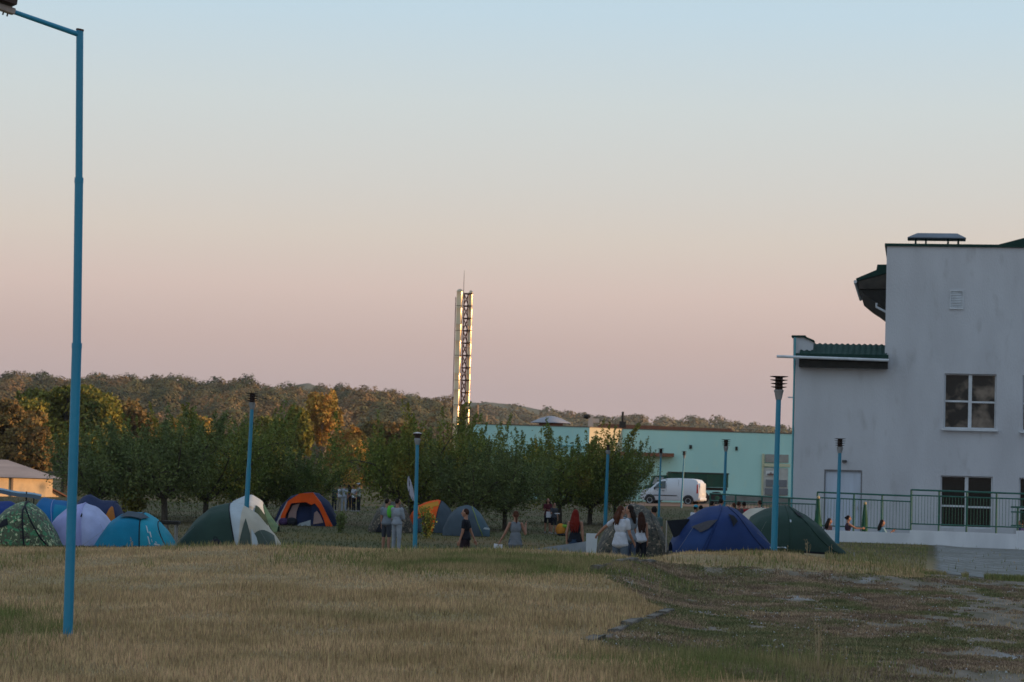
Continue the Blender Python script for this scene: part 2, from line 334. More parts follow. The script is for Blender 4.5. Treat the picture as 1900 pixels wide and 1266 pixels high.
# far woods: one mass per hillside
def wood(tab, y0, y1, dy, dx, cardn, cs, ur, m, label, hgt, seed, rk=(.5, .8)):
    parts = []; y = y0
    while y < y1:
        xa, xb = (ur[0] - 950) / F * y, (ur[1] - 950) / F * y; x = xa
        while x < xb:
            px_, py_ = x + rng.uniform(-.45, .45) * dx, y + rng.uniform(-.5, .5) * dy
            if noise.noise((px_ * .02, py_ * .02, seed)) > -.36:
                z = float(hill_z(px_, py_)); h = hgt * rng.uniform(.62, 1.22) * (1 + .22 * noise.noise((px_ * .03, py_ * .03, 7))); rw = dx * rng.uniform(*rk)
                P, N = crown_pts(cardn, (px_, py_, z + h * .55), (rw, rw, h * .46), .16, rng.uniform(0, 9))
                parts.append(cards(P, cs, N * 2.2, .42, .8))
            x += dx * rng.uniform(.8, 1.2)
        y += dy
    V, Q = merge(parts); o = npmesh('wood', V, Q, m); tag(o, label, 'wood', kind='stuff'); return o
mw1 = mat('leaf_wood', (.135, .125, .05), (.25, .16, .07), .07, .8, island=.3, trans=.12, spec=.15, c3=(.075, .085, .04), s3=.045, con3=(.50, .60), contrast=(.42, .58), detail=2)
mw2 = mat('leaf_wood_far', (.17, .155, .08), (.24, .18, .10), .05, .8, island=.2, trans=.1, spec=.1, contrast=(.4, .6), detail=2)
wood(RIDGE, 560, 925, 12, 8.4, 1050, .36, (-520, 1000), mw1, 'mixed autumn wood covering the hillside on the left horizon', 11, 1)
wood(RIDGE2, 1000, 1430, 22, 9.5, 260, .75, (560, 1700), mw2, 'low far wood along the horizon behind the turquoise building', 11, 2)
# orchard trees: forked trunks, spreading limbs, upright shoots
def tree_skeleton(seed, H=4.5, W=2.5, limbs=6, shoots=70, lean=0):
    r = random.Random(seed); bm_ = MB(); ends = []
    th = r.uniform(.7, 1.0); bm_.tube([(0, 0, -.25), (0.02, 0, th * .5), (.05 + lean * .2, .03, th)], [.13, .11, .11], 8)
    for i in range(limbs):
        a = 2 * math.pi * (i + r.uniform(-.25, .25)) / limbs; sp = W * r.uniform(.45, .8); up = H * r.uniform(.45, .68)
        p = [Vector((.03, .02, th - .08))]
        for t in (.3, .6, 1): p.append(Vector((math.cos(a) * sp * t ** .9 + lean * t, math.sin(a) * sp * t ** .9, th + (up - th) * t ** 1.15)) + Vector((r.uniform(-.1, .1),) * 3))
        bm_.tube(p, [.075, .055, .04, .02], 6)
        for j in range(4):
            q = p[1 + j % 3]; a2 = a + r.uniform(-1.3, 1.3); l_ = W * r.uniform(.25, .5); e = q + Vector((math.cos(a2) * l_, math.sin(a2) * l_, r.uniform(.0, .9)))
            m_ = (q + e) / 2 + Vector((0, 0, .12)); bm_.tube([q, m_, e], [.03, .02, .01], 5); ends += [(q, m_), (m_, e), (e, e)]
        ends += [(p[1], p[2]), (p[2], p[3])]
    sh = []
    for i in range(shoots):
        a, b = r.choice(ends); s = a.lerp(b, r.random()); l_ = r.uniform(.6, 1.9) * H / 4.5
        out = Vector((s.x, s.y, 0)) * .18; e = s + Vector((r.uniform(-.25, .25), r.uniform(-.25, .25), l_)) + out; sh.append((s, e))
        if i % 3 == 0: bm_.tube([s, s.lerp(e, .5) + Vector((.03, 0, 0)), e], [.012, .009, .004], 4, cap=False)
    return bm_, ends, sh
BARK = mat('bark', (.055, .045, .035), (.09, .075, .06), 14, .95, .8, 40, stretch=(1, 1, .25))
def orchard_tree(seed, m, H, W, n=9000, limbs=6, shoots=80, ls=.085):
    bm_, ends, sh = tree_skeleton(seed, H, W, limbs, shoots); r = rng
    P = []
    k = int(n * .62) // len(sh)
    for s, e in sh:
        t = r.random(k) ** .8; q = np.array(s)[None] * (1 - t[:, None]) + np.array(e)[None] * t[:, None]; P.append(q + r.normal(size=(k, 3)) * (.13 * (1.2 - t))[:, None])
    k = int(n * .38) // len(ends)
    for a, b in ends:
        t = r.random(k); q = np.array(a)[None] * (1 - t[:, None]) + np.array(b)[None] * t[:, None]; P.append(q + r.normal(size=(k, 3)) * np.array([.42, .42, .36]))
    P = np.concatenate(P); P = P[P[:, 2] > .22 + .35 * np.abs(np.sin(P[:, 0] * 2))]
    V, Q = cards(P, ls, None, 1, .5)
    root = thing('fruit_tree', '', 'tree'); tr = bm_.build('trunk', BARK, root); npmesh('crown', V, Q, m, root); return root
LG = leafmat('orchard', (.105, .15, .038), (.17, .20, .048), (.23, .21, .045), 1.1)
LG2 = leafmat('orchard_grey', (.105, .14, .05), (.16, .185, .06), None, 1.2)
LG3 = leafmat('orchard_yellowing', (.12, .16, .034), (.20, .215, .045), (.27, .22, .04), 1.0)
T = [orchard_tree(11, LG, 4.4, 2.7, 26000, 8, 150, .06), orchard_tree(23, LG2, 4.2, 2.4, 22000, 7, 120, .06), orchard_tree(37, LG3, 4.6, 3.0, 30000, 9, 180, .06)]
OG = 'orchard trees along the back of the campsite'
ORCH = [  # px, y, variant, height factor, width factor, rz, label
 (180, 112, 1, .86, .95, .4, 'dark green orchard tree between the tall leaning pole and the teal tent'),
 (232, 118, 0, .96, 1.0, 1.7, 'leafy orchard tree behind the navy and orange tent'),
 (308, 104, 1, 1.08, 1.15, 2.6, 'orchard tree with thin dark stems above the bench'),
 (382, 108, 2, 1.02, 1.0, 0.3, 'broad orchard tree left of the leaning lamp post'),
 (432, 116, 0, 1.14, 1.0, 4.0, 'tall orchard tree right behind the leaning lamp post'),
 (492, 120, 1, .84, 1.0, 5.0, 'rounded dark orchard tree behind the pale domed tent'),
 (552, 118, 0, .76, .92, 2.2, 'lower orchard tree behind the orange and navy tent'),
 (765, 104, 2, 1.06, .95, 1.1, 'tall orchard tree behind the two standing boys'),
 (832, 110, 0, 1.02, .86, 3.3, 'orchard tree right of the broken lamp post, behind the slate dome tent'),
 (880, 102, 1, .84, .80, 0.9, 'orchard tree in front of the twin metal chimneys'),
 (938, 106, 1, .80, .86, 4.4, 'grey green orchard tree before the left part of the turquoise wall'),
 (1040, 121, 2, 1.02, 1.0, 2.0, 'wide orchard tree with a forked trunk behind the red haired woman'),
 (1095, 122, 0, 1.0, 1.0, 5.5, 'orchard tree in front of the sunlit strip of wall'),
 (1142, 124, 1, .93, .74, 1.4, 'orchard tree beside the nose of the white van')]
used = set()
for u, y, vi, hf, wf, rz, lab in ORCH:
    p = G(u, y)
    if vi not in used:
        used.add(vi); t = T[vi]; t.location = p; t.rotation_euler.z = rz; t['label'] = lab; t['group'] = OG; t.scale = (wf, wf, hf)
    else: dup(T[vi], p, rz, lab, OG, (wf, wf, hf))
# single trees behind the orchard
def big_tree(name, label, loc, H, W, m, n=24000, ls=.16, clumps=70, base=.2, trunkm=BARK, tw=.28, seed=1, shape=1.0):
    root = thing(name, label, 'tree', loc, random.uniform(0, 6)); b = MB(); r = random.Random(seed)
    b.tube([(0, 0, -.3), (.1, 0, H * .3), (0, .1, H * .62), (.05, 0, H * .9)], [tw, tw * .8, tw * .45, .04], 9)
    P, N = [], []
    for i in range(clumps):
        d = Vector((r.gauss(0, 1), r.gauss(0, 1), r.gauss(0, 1))).normalized(); k = r.uniform(.35, .92) ** .6
        c = Vector((d.x * W * .42 * k, d.y * W * .42 * k, H * (base + (1 - base) * .5) + d.z * H * (1 - base) * .42 * k))
        c.x *= 1 - (shape - 1) * .5 * (c.z / H); c.y *= 1 - (shape - 1) * .5 * (c.z / H)
        if i % 4 == 0: b.tube([(0, 0, c.z * .55), c.lerp(Vector((0, 0, c.z * .6)), .4), c], [.1, .06, .02], 5)
        q, nn = crown_pts(n // clumps, c, (W * r.uniform(.10, .17), W * r.uniform(.10, .17), H * r.uniform(.07, .12)), .3, i); P.append(q); N.append(nn)
    V, Q = cards(np.concatenate(P), ls, np.concatenate(N) * .9, .8, .6)
    b.build('trunk', trunkm, root); npmesh('crown', V, Q, m, root); return root
LY = leafmat('yellow_green', (.15, .16, .03), (.25, .21, .04), (.055, .075, .02), .35)
LB = leafmat('brown', (.19, .125, .045), (.25, .17, .055), (.14, .12, .045), .4)
LO = leafmat('orange', (.48, .26, .06), (.40, .28, .07), (.22, .19, .05), .5)
PALEB = mat('pale_bark', (.42, .33, .26), (.2, .15, .11), 8, .9, .4, stretch=(1, 1, .3))
big_tree('poplar', 'large yellow green tree behind the tall leaning pole', G(120, 195), 8.6, 9.5, LY, 34000, seed=4)
big_tree('oak', 'rusty brown tree at the left edge behind the pale shed', G(5, 182), 6.8, 6.8, LB, 26000, seed=9)
big_tree('oak', 'low rusty brown bush at the right rear corner of the pale shed', G(52, 178), 5.2, 4.0, LB, 16000, seed=14, base=.05)
big_tree('oak', 'olive and ochre tree in the gap right of the yellow green tree', G(228, 215), 8.0, 6.0, LB, 20000, seed=19)
big_tree('oak', 'ochre tree peeking between the two left orchard trees', G(345, 230), 7.9, 7, LO, 16000, seed=21)
big_tree('birch', 'slim tree with a bright pale trunk and orange crown against the hill', G(597, 208), 9.5, 3.4, LO, 6500, .14, 28, .30, PALEB, .15, 31)
big_tree('birch', 'shorter thin trunked birch with yellow leaves left of the taller one', G(545, 204), 7.3, 3.2, LY, 9000, .15, 36, .3, PALEB, .12, 33)
big_tree('birch', 'orange leaved birch just right of the tallest birch', G(637, 212), 6.6, 4.2, LO, 12000, .15, 44, .12, PALEB, .12, 35)
big_tree('birch', 'small orange tree low between the two halves of the orchard', G(660, 200), 5.0, 3.4, LO, 9000, .14, 36, .05, PALEB, .1, 37)
big_tree('birch', 'olive tree filling the gap behind the distant group of people', G(500, 222), 7.0, 6, LY, 14000, .16, 50, .1, BARK, .16, 38)
big_tree('oak', 'wide olive tree between the orchard and the twin chimneys', G(715, 228), 7.6, 8, LB, 20000, .16, 60, .1, BARK, .2, 39)
big_tree('oak', 'yellowish bush at the foot of the twin chimneys', G(905, 240), 7.2, 6, LY, 14000, .16, 50, .05, BARK, .2, 40)
def bush(name, label, loc, H, W, m, n=2500, ls=.05, cat='shrub', seed=0, group=None):
    r = random.Random(seed); root = thing(name, label, cat, loc, 0, group); b = MB(); P = []
    for i in range(14):
        a = r.uniform(0, 6.28); e = Vector((math.cos(a) * W * .5 * r.random(), math.sin(a) * W * .5 * r.random(), H * r.uniform(.6, 1)))
        b.tube([(0, 0, -.05), e * .5 + Vector((0, 0, .05)), e], [.012, .009, .004], 4)
        t = rng.random(n // 14)[:, None] ** .6; P.append(np.array(e)[None] * t + rng.normal(size=(n // 14, 3)) * W * .09)
    b.build('stem', BARK, root); V, Q = cards(np.concatenate(P), ls); npmesh('foliage', V, Q, m, root); return root
bush('sapling', 'small yellow leaved sapling behind the navy and orange tent', G(252, 105), 1.5, 1.1, LY, 1500, .06, seed=2)
bush('sapling', 'small leafy sapling in front of the orange and grey tent', G(795, 92), 1.2, .8, LG3, 900, .045, seed=3)
bush('sapling', 'low dark sapling beside the orange and navy tent', G(634, 96), .8, .55, LG2, 700, .045, seed=5)
bush('sapling', 'yellow lit sapling behind the distant group of people', G(647, 160), 2.6, 1.4, LO, 2200, .08, seed=6)
# dry grass of the lawn
def scatter(n, x0, x1, y0, y1, pave_keep, power=1.0):
    y = y0 + (y1 - y0) * rng.random(n) ** power; u = rng.uniform(-60, 1960, n); x = (u - 950) / F * y
    ins, d = inpave(x, y)
    cl = np.sin(x * 1.7 + np.sin(y * .9) * 2) * np.sin(y * .8 + x * .6) + .6 * np.sin(x * 4.1 + y) * np.sin(y * 2.3)
    keep = (~ins) | ((cl > .35) & (rng.random(n) < pave_keep)) | (rng.random(n) < pave_keep * .3) | ((d < .5) & (rng.random(n) < .45))
    x, y, ins, d = x[keep], y[keep], ins[keep], d[keep]
    return x, y, zground(x, y) - np.where(ins, plow(d), 0), ins, d
def blades(x, y, z, h, wd, lean=.35):
    n = len(x); a = rng.uniform(0, 6.283, n); la = rng.uniform(0, 6.283, n); ll = rng.uniform(0, lean, n) * h
    wx, wy = np.cos(a) * wd, np.sin(a) * wd * .5
    V = np.stack([np.stack([x - wx, y - wy, z - .01], 1), np.stack([x + wx, y + wy, z - .01], 1), np.stack([x + np.cos(la) * ll, y + np.sin(la) * ll, z + h], 1)], 1).reshape(-1, 3)
    return V, np.arange(3 * n).reshape(-1, 3)
GM = mat('dry_grass', (.55, .385, .22), (.40, .285, .15), .8, .9, island=.5, trans=.15, spec=.15, c3=(.24, .21, .095), s3=.22, con3=(.57, .76), contrast=(.4, .6), detail=6)
GM2 = mat('green_grass', (.17, .19, .065), (.33, .26, .13), .9, .9, island=.4, trans=.15, spec=.15, contrast=(.42, .6))
x, y, z, ins, d = scatter(520000, 0, 0, 19, 52, .35, 1.0)
h = rng.uniform(.02, .085, len(x)) * (1 + .9 * (rng.random(len(x)) > .96)) * np.where(y > 36, .62, 1) * np.where(ins, .55, 1) * (1 + .5 * np.sin(x * 2.2) * np.sin(y * 1.7))
V1, Q1 = blades(x, y, z, h, rng.uniform(.004, .009, len(x)))
tag(npmesh('grass', V1, Q1, GM), 'short dry straw coloured grass over the foreground lawn', 'grass', kind='stuff')
# greener, taller fringe along the yard edge and by the wall
n = 60000; u = rng.uniform(-60, 1960, n); yy = rng.uniform(40, 88, n); x = (u - 950) / F * yy; ins, d = inpave(x, yy)
cl = np.sin(x * 1.1 + 1) * np.sin(yy * .7) + .5 * np.sin(x * 3)
k = ((~ins) | ((rng.random(n) < .10) & (yy > 48) & (np.abs((x * 2) % 1 - .5) > .44))) & (((ins) & (yy > 48) & (u > 1700)) | ((d < 1.2) & (u > 1180)) | ((u > 1540) & (yy < 88) & (~ins)) | ((cl > .3) & (yy < 50)))
x, yy = x[k], yy[k]; V1, Q1 = blades(x, yy, zground(x, yy), rng.uniform(.06, .17, len(x)) * np.where(yy > 54, .6, 1), rng.uniform(.007, .013, len(x)), .5)
n2 = 15000; yb = rng.normal(24.6, 1.3, n2); ub = rng.normal(1330, 130, n2) + rng.normal(0, 40, n2); xb = (ub - 950) / F * yb
V2, Q2 = blades(xb, yb, zground(xb, yb) - .06, rng.uniform(.06, .20, n2), rng.uniform(.004, .008, n2), .5)
n5 = 6000; yb = rng.normal(47.9, .25, n5); ub = 1715 + 240 * rng.random(n5); kk = np.sin(ub * .13) + np.sin(ub * .041) > -.2; yb, ub = yb[kk], ub[kk]; xb = (ub - 950) / F * yb; V5_, Q5_ = blades(xb, yb, zground(xb, yb) - .04, rng.uniform(.03, .13, len(xb)), rng.uniform(.006, .012, len(xb)), .6)
n3 = 6000; yb = rng.normal(29.5, 1.8, n3); ub = rng.normal(20, 65, n3); xb = (ub - 950) / F * yb; V3_, Q3_ = blades(xb, yb, zground(xb, yb), rng.uniform(.04, .15, n3), rng.uniform(.004, .009, n3), .6)
n3 = 26000; yb = rng.normal(41, 1.2, n3); ub = rng.normal(930, 130, n3); xb = (ub - 950) / F * yb; V4_, Q4_ = blades(xb, yb, zground(xb, yb), rng.uniform(.03, .12, n3), rng.uniform(.005, .010, n3), .6)
V1, Q1 = merge([(V1, Q1), (V2, Q2), (V3_, Q3_), (V4_, Q4_), (V5_, Q5_)]); tag(npmesh('grass', V1, Q1, GM2), 'taller greenish grass fringing the old yard and the campsite edge', 'grass', kind='stuff')
# low moss, weeds and litter over the broken tarmac
n = 560000; yy = rng.uniform(20, 47, n); u = rng.uniform(1050, 1960, n); x = (u - 950) / F * yy; ins, d = inpave(x, yy)
def vn(x, y, sc, sd): 
    gx, gy = x * sc, y * sc; ix, iy = np.floor(gx).astype(int), np.floor(gy).astype(int); fx, fy = smooth(gx - ix), smooth(gy - iy)
    T_ = np.random.default_rng(sd).random((512, 512)); f = lambda a, b: T_[a % 512, b % 512]
    return (f(ix, iy) * (1 - fx) + f(ix + 1, iy) * fx) * (1 - fy) + (f(ix, iy + 1) * (1 - fx) + f(ix + 1, iy + 1) * fx) * fy
cl = .5 * vn(x, yy * .4, 2.2, 1) + .3 * vn(x, yy * .5, 5.5, 2) + .2 * vn(x, yy, 13, 3) - .22 * np.clip((u - 1500) / 400, 0, 1) + .10 * (vn(x, yy, .5, 9) - .5)
k = ins & (cl > .30) & (rng.random(n) < np.clip((cl - .28) * 5, .1, 1)); x, yy, cl, d = x[k], yy[k], cl[k], d[k]; z = zground(x, yy) - plow(d) + .025
hh = rng.uniform(.012, .04, len(x)) * (.6 + 2.2 * np.clip(cl - .45, 0, .4)); g2 = vn(x, yy * .6, 1.4, 5) + rng.uniform(-.25, .25, len(x)) > .52
for sel, m_, lb in ((g2, mat('moss_weed', (.13, .14, .058), (.23, .20, .10), 1.5, .95, island=.45, contrast=(.4, .6)), 'low green weeds creeping over the old yard'), (~g2, mat('dead_weed', (.36, .26, .17), (.21, .145, .10), 1.7, .95, island=.5, contrast=(.4, .6)), 'dead brown weeds and litter on the old yard')):
    V1, Q1 = blades(x[sel], yy[sel], z[sel], hh[sel], rng.uniform(.006, .014, sel.sum()), 1.6); tag(npmesh('weeds', V1, Q1, m_), lb, 'weeds', kind='stuff')
n = 1300; yy = rng.uniform(24, 47, n); u = 1100 + 800 * rng.random(n) ** 1.3; x = (u - 950) / F * yy; ins, d = inpave(x, yy); k = ins & (vn(x, yy, .7, 11) > .35); x, yy, d = x[k], yy[k], d[k]; z = zground(x, yy) - plow(d) + .035
pc = np.stack([x, yy, z], 1); s_ = (.009 * rng.uniform(.5, 1.8, len(x)))[:, None, None]; tet = np.array([[-1, -1, 0], [1, -.8, 0], [.2, 1, 0], [.1, 0, 1.1]]) * s_; V1 = (pc[:, None] + tet).reshape(-1, 3); I_ = np.arange(len(x))[:, None] * 4
Q1 = np.concatenate([I_ + np.array(f_) for f_ in ([0, 1, 3], [1, 2, 3], [2, 0, 3])]); tag(npmesh('gravel', V1, Q1, mat('pebble', (.34, .34, .33), (.2, .18, .16), 3, .9, island=.4)), 'loose pale stones and crumbs scattered over the old yard', 'gravel', kind='stuff')
# field grass beyond the crest
n = 50000; yy = 52 + 110 * rng.random(n) ** 1.3; u = rng.uniform(-40, 1500, n); x = (u - 950) / F * yy
V1, Q1 = blades(x, yy, zground(x, yy), rng.uniform(.03, .10, n), rng.uniform(.012, .03, n), .6)
tag(npmesh('grass', V1, Q1, mat('field_grass', (.065, .074, .029), (.095, .082, .042), .12, .9, island=.15, trans=.15, contrast=(.4, .6))), 'green and straw coloured meadow grass around the tents', 'grass', kind='stuff')
# tall dry weeds
def weed(label, px, y, H, seed, m, n=5, group='tall dry weeds sticking out of the lawn'):
    r = random.Random(seed); root = thing('weed', label, 'weed', G(px, y), 0, group); b = MB()
    for i in range(n):
        a = r.uniform(0, 6.28); hh = H * r.uniform(.55, 1); e = Vector((math.cos(a) * .22 * H * r.random(), math.sin(a) * .2 * H, hh))
        b.tube([(0, 0, -.03), e * .5 + Vector((0, 0, hh * .05)), e], [.0045, .0035, .002], 4)
        for j in range(5):
            q = e * r.uniform(.5, 1); l_ = r.uniform(.03, .08) * H; f_ = q + Vector((r.uniform(-l_, l_), r.uniform(-l_, l_), l_)); b.tube([q, f_], [.002, .0015], 3); b.ell(f_, (.004, .004, .009), 4)
    b.build('stem', m, root, smooth=False)
STRAW = mat('straw', (.42, .31, .18), (.3, .22, .12), 5); SEED = mat('seed', (.22, .16, .10), (.3, .2, .12), 9)
for i, (px_, y_, H_, lab) in enumerate([(187, 28.5, .42, 'pale dry stalks just right of the tall leaning pole'), (1090, 27.2, .78, 'tallest thin weed rising at the near end of the cracked kerb'), (1045, 32, .6, 'thin weed left of the kerb in the middle of the lawn'),
        (1525, 24.8, .55, 'spindly weed standing in the middle of the old yard'), (1228, 36.2, .3, 'small dark headed weed at the far end of the near kerb'), (1500, 48.6, .42, 'weed before the dark green tent at the right'),
        (1462, 47.5, .30, 'weed with seed heads right of the lamp post on the lawn edge'), (250, 46.5, .26, 'faint dry weed in front of the teal tent'), (575, 25.0, .35, 'dry weed at the bottom of the lawn under the orange tent'), (160, 26.5, .3, 'short weed in front of the foot of the tall pole'),
        (330, 27, .28, 'short dry weed right of the tall pole'), (820, 25, .3, 'low dry weed in the near lawn below the people'), (1545, 48.8, .36, 'weed at the right corner of the dark green tent'), (40, 25, .4, 'weed at the lower left corner of the lawn')]):
    weed(lab, px_, y_, H_, i, STRAW, 4 if i else 7)
# ---------------------------------------------------------------- white building on the right
YAW = R(-9.3); BO = Vector((xat(1471, 97), 97, -1.5)); T_ = Vector((math.cos(YAW), math.sin(YAW), 0)); NB = Vector((-math.sin(YAW), math.cos(YAW), 0))
def wp(px, py, yo=0.0):                      # photo pixel -> (X, Z) in the plane yo behind the facade
    r = ray(px, py, 1); t = (BO + NB * yo).dot(NB) / r.dot(NB); p = r * t - BO; return p.dot(T_), p.z
def plaster(name, a, b, c, s=1.0, wash=None):
    m = mat(name, a, b, .8 * s, .9, .35, 25, stretch=(1, 1, .35), contrast=(.38, .68), c3=c, s3=2.2, con3=(.58, .85), detail=9, spec=.15); return m
WALLM = plaster('grey_plaster', (.54, .555, .59), (.47, .48, .51), (.36, .36, .37))
WHITEP = mat('white_paint', (.72, .74, .78), (.60, .62, .66), 1.5, .7, .15, stretch=(1, 1, .4))
PVC = mat('white_frame', (.62, .66, .70), (.5, .53, .56), 3, .4)
DGREEN = mat('green_metal_sheet', (.010, .038, .030), (.018, .052, .044), 3, .75, spec=.15)
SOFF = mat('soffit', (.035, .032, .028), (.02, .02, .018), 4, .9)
GLASS = mat('window_glass', (.006, .012, .011), rough=.12, spec=.25)
CURT = mat('curtain', (.16, .13, .105), (.05, .045, .04), 1.1, .9, contrast=(.45, .55), detail=3)
INT = mat('dark_interior', (.03, .035, .033), (.015, .018, .018), .7, .9)
DOORM = mat('door_white', (.52, .58, .68), (.45, .50, .58), 1.2, .6, stretch=(4, 4, .3))
wb = thing('school_building', 'large pale grey plastered building with dark green roofs on the right', 'building', BO, YAW)
xl = 0.0; xm = wp(1641, 700)[0]; zlow = wp(1550, 636)[1]; zm = wp(1700, 457)[1]; zr0 = wp(1560, 686)[1]; XR = 30
# openings as (x0,x1,z0,z1)
def op(p0, p1, q0, q1): a = wp(p0, q1); b = wp(p1, q0); return (a[0], b[0], a[1], b[1])
W1 = op(1751, 1849, 695, 795); W2 = op(1744, 1842, 885, 979); D1 = op(1527, 1600, 873, 992); W3 = op(1896, 1990, 699, 800); W4 = op(1890, 1984, 889, 985)
W5 = (W3[0] + 5.2, W3[1] + 5.2, W3[2], W3[3]); W6 = (W4[0] + 5.2, W4[1] + 5.2, W4[2], W4[3])
def wall_open(x0, x1, z0, z1, opens, y0=0, depth=.22):     # wall sheet with recessed openings
    xs_ = sorted({x0, x1, *[o[0] for o in opens], *[o[1] for o in opens]}); zs_ = sorted({z0, z1, *[o[2] for o in opens], *[o[3] for o in opens]}); b = MB()
    for i in range(len(xs_) - 1):
        for j in range(len(zs_) - 1):
            cx, cz = (xs_[i] + xs_[i + 1]) / 2, (zs_[j] + zs_[j + 1]) / 2
            if any(o[0] < cx < o[1] and o[2] < cz < o[3] for o in opens): continue
            b.add([(xs_[i], y0, zs_[j]), (xs_[i + 1], y0, zs_[j]), (xs_[i + 1], y0, zs_[j + 1]), (xs_[i], y0, zs_[j + 1])], [(0, 1, 2, 3)])
    for o in opens:
        a, c, e, f = o
        for q in ([(a, y0, e), (a, y0 + depth, e), (a, y0 + depth, f), (a, y0, f)], [(c, y0, e), (c, y0, f), (c, y0 + depth, f), (c, y0 + depth, e)], [(a, y0, f), (a, y0 + depth, f), (c, y0 + depth, f), (c, y0, f)], [(a, y0, e), (c, y0, e), (c, y0 + depth, e), (a, y0 + depth, e)]): b.add(q, [(0, 1, 2, 3)])
    return b
OP = [W1, W2, D1, W3, W4, W5, W6]
b = wall_open(xm, XR, 0, zm, [o for o in OP if o is not D1])
b.add([(xm, 0, 0), (xm, 66, 0), (xm, 66, zm), (xm, 0, zm), (XR, 0, 0), (XR, 66, 0), (XR, 66, zm), (XR, 0, zm)], [(0, 1, 2, 3), (4, 7, 6, 5), (1, 5, 6, 2), (3, 2, 6, 7)])  # unseen depth stretched far back so the block shades the orchard
b.build('wall', WALLM, wb, smooth=False)
b = wall_open(xl, xm, 0, zr0 + .12, [D1]); b.add([(xl, 0, 0), (xl, 14, 0), (xl, 14, zlow), (xl, 0, zr0 + .12), (xm, 14, 0), (xm, 14, zlow)], [(0, 1, 2, 3), (1, 4, 5, 2)])
b.build('low_wall', WALLM, wb, smooth=False)
# gable parapet of the low wing, standing over the roof edge
pa = [wp(1471, 690), wp(1471, 625), wp(1492, 625), wp(1508, 634), wp(1508, 690)]
MB().prism(pa, .30, 1.0).build('parapet', WALLM, wb, smooth=False)
c_ = MB()
for a, e in ((pa[1], pa[2]), (pa[2], pa[3])):
    c_.prism([(a[0] - .06, a[1]), (e[0] + .04, e[1]), (e[0] + .04, e[1] + .07), (a[0] - .06, a[1] + .07)], .22, 1.08)
c_.build('coping', DGREEN, wb, smooth=False)
# low roof: ribbed metal tiles sloping to the front, over a deep eave
zt = wp(1560, 637)[1]; ze = wp(1560, 664)[1]; x0 = wp(1478, 660)[0]; x1 = wp(1649, 660)[0]; yb_, yf = 1.6, -.55
P = []
nr = int((x1 - x0) / .055)
for j in range(25):
    t = j / 24; stp = .035 * ((j * .5) % 1 > .4)
    P.append([(x0 + .13 + (x1 - x0 - .2) * i / nr if j < 99 else 0, yf + (yb_ - yf) * t, ze + .05 + (zt - ze) * t + .028 * math.sin((x0 + (x1 - x0) * i / nr) * 2 * math.pi / .23) + (.02 if j % 4 < 2 else 0)) for i in range(nr + 1)])
# hip on the left: the roof climbs against the parapet
MB().sheet(P).build('roof', DGREEN, wb, smooth=True, ang=60)
MB().box(((x0 + x1) / 2, yf + .02, ze + .01), (x1 - x0, .05, .20)).build('fascia', DGREEN, wb)
gx0 = wp(1443, 665)[0]
MB().tube([(gx0, yf - .08, ze - .03), (x1 + .02, yf - .08, ze - .10)], .055, 10).build('gutter', PVC, wb)
zs = wp(1560, 683)[1]
MB().prism([(x0 + .12, ze - .09), (x1 - .02, ze - .09), (x1 - .02, zs), (x0 + .12, zs)], yf + .08, -.01).build('eave_shade_box', SOFF, wb, smooth=False)  # dark box stands in for the shadow under the eave
# main roof edge, cap and low pitched roof at the right
MB().box(((xm + XR) / 2, 33, zm + .04), (XR - xm + .16, 66.16, .1)).build('roof_edge', DGREEN, wb)
xr = wp(1846, 456)[0]; MB().prism([(xr, zm + .09), (xr + 14, zm + .09), (xr + 7, zm + 2.05)], .3, 40).build('pitched_roof', DGREEN, wb, smooth=False)
# chimney with its sheet metal hood
cy = 1.4; ch = thing('chimney_hood', 'dark metal hood on four pairs of legs on the flat roof of the pale building', 'chimney hood', (0, 0, 0))
ch.parent = wb; del ch['label']; del ch['category']
a0 = wp(1684, 445, cy)[0]; a1 = wp(1792, 445, cy)[0]; zb = wp(1740, 445, cy)[1]; zt2 = wp(1740, 433, cy)[1]; i0 = wp(1702, 434, cy)[0]; i1 = wp(1776, 434, cy)[0]
hm = MB(); v = [(a0, cy - .55, zb), (a1, cy - .55, zb), (a1, cy + .55, zb), (a0, cy + .55, zb), (a0, cy - .55, zb + .03), (a1, cy - .55, zb + .03), (a1, cy + .55, zb + .03), (a0, cy + .55, zb + .03), (i0, cy, zt2), (i1, cy, zt2)]
hm.add(v, [(3, 2, 1, 0), (0, 1, 5, 4), (1, 2, 6, 5), (2, 3, 7, 6), (3, 0, 4, 7), (4, 5, 9, 8), (6, 7, 8, 9), (5, 6, 9), (7, 4, 8)])
hm.build('hood', mat('grey_blue_sheet', (.10, .13, .17), (.07, .09, .12), 2, .5, spec=.4), ch, smooth=False)
for px_ in (1699, 1718, 1759, 1778):
    for yy in (cy - .35, cy + .35): MB().box((wp(px_, 450, cy)[0], yy, (zb + zm) / 2), (.07, .07, zb - zm - .0)).build('leg', DGREEN, ch)
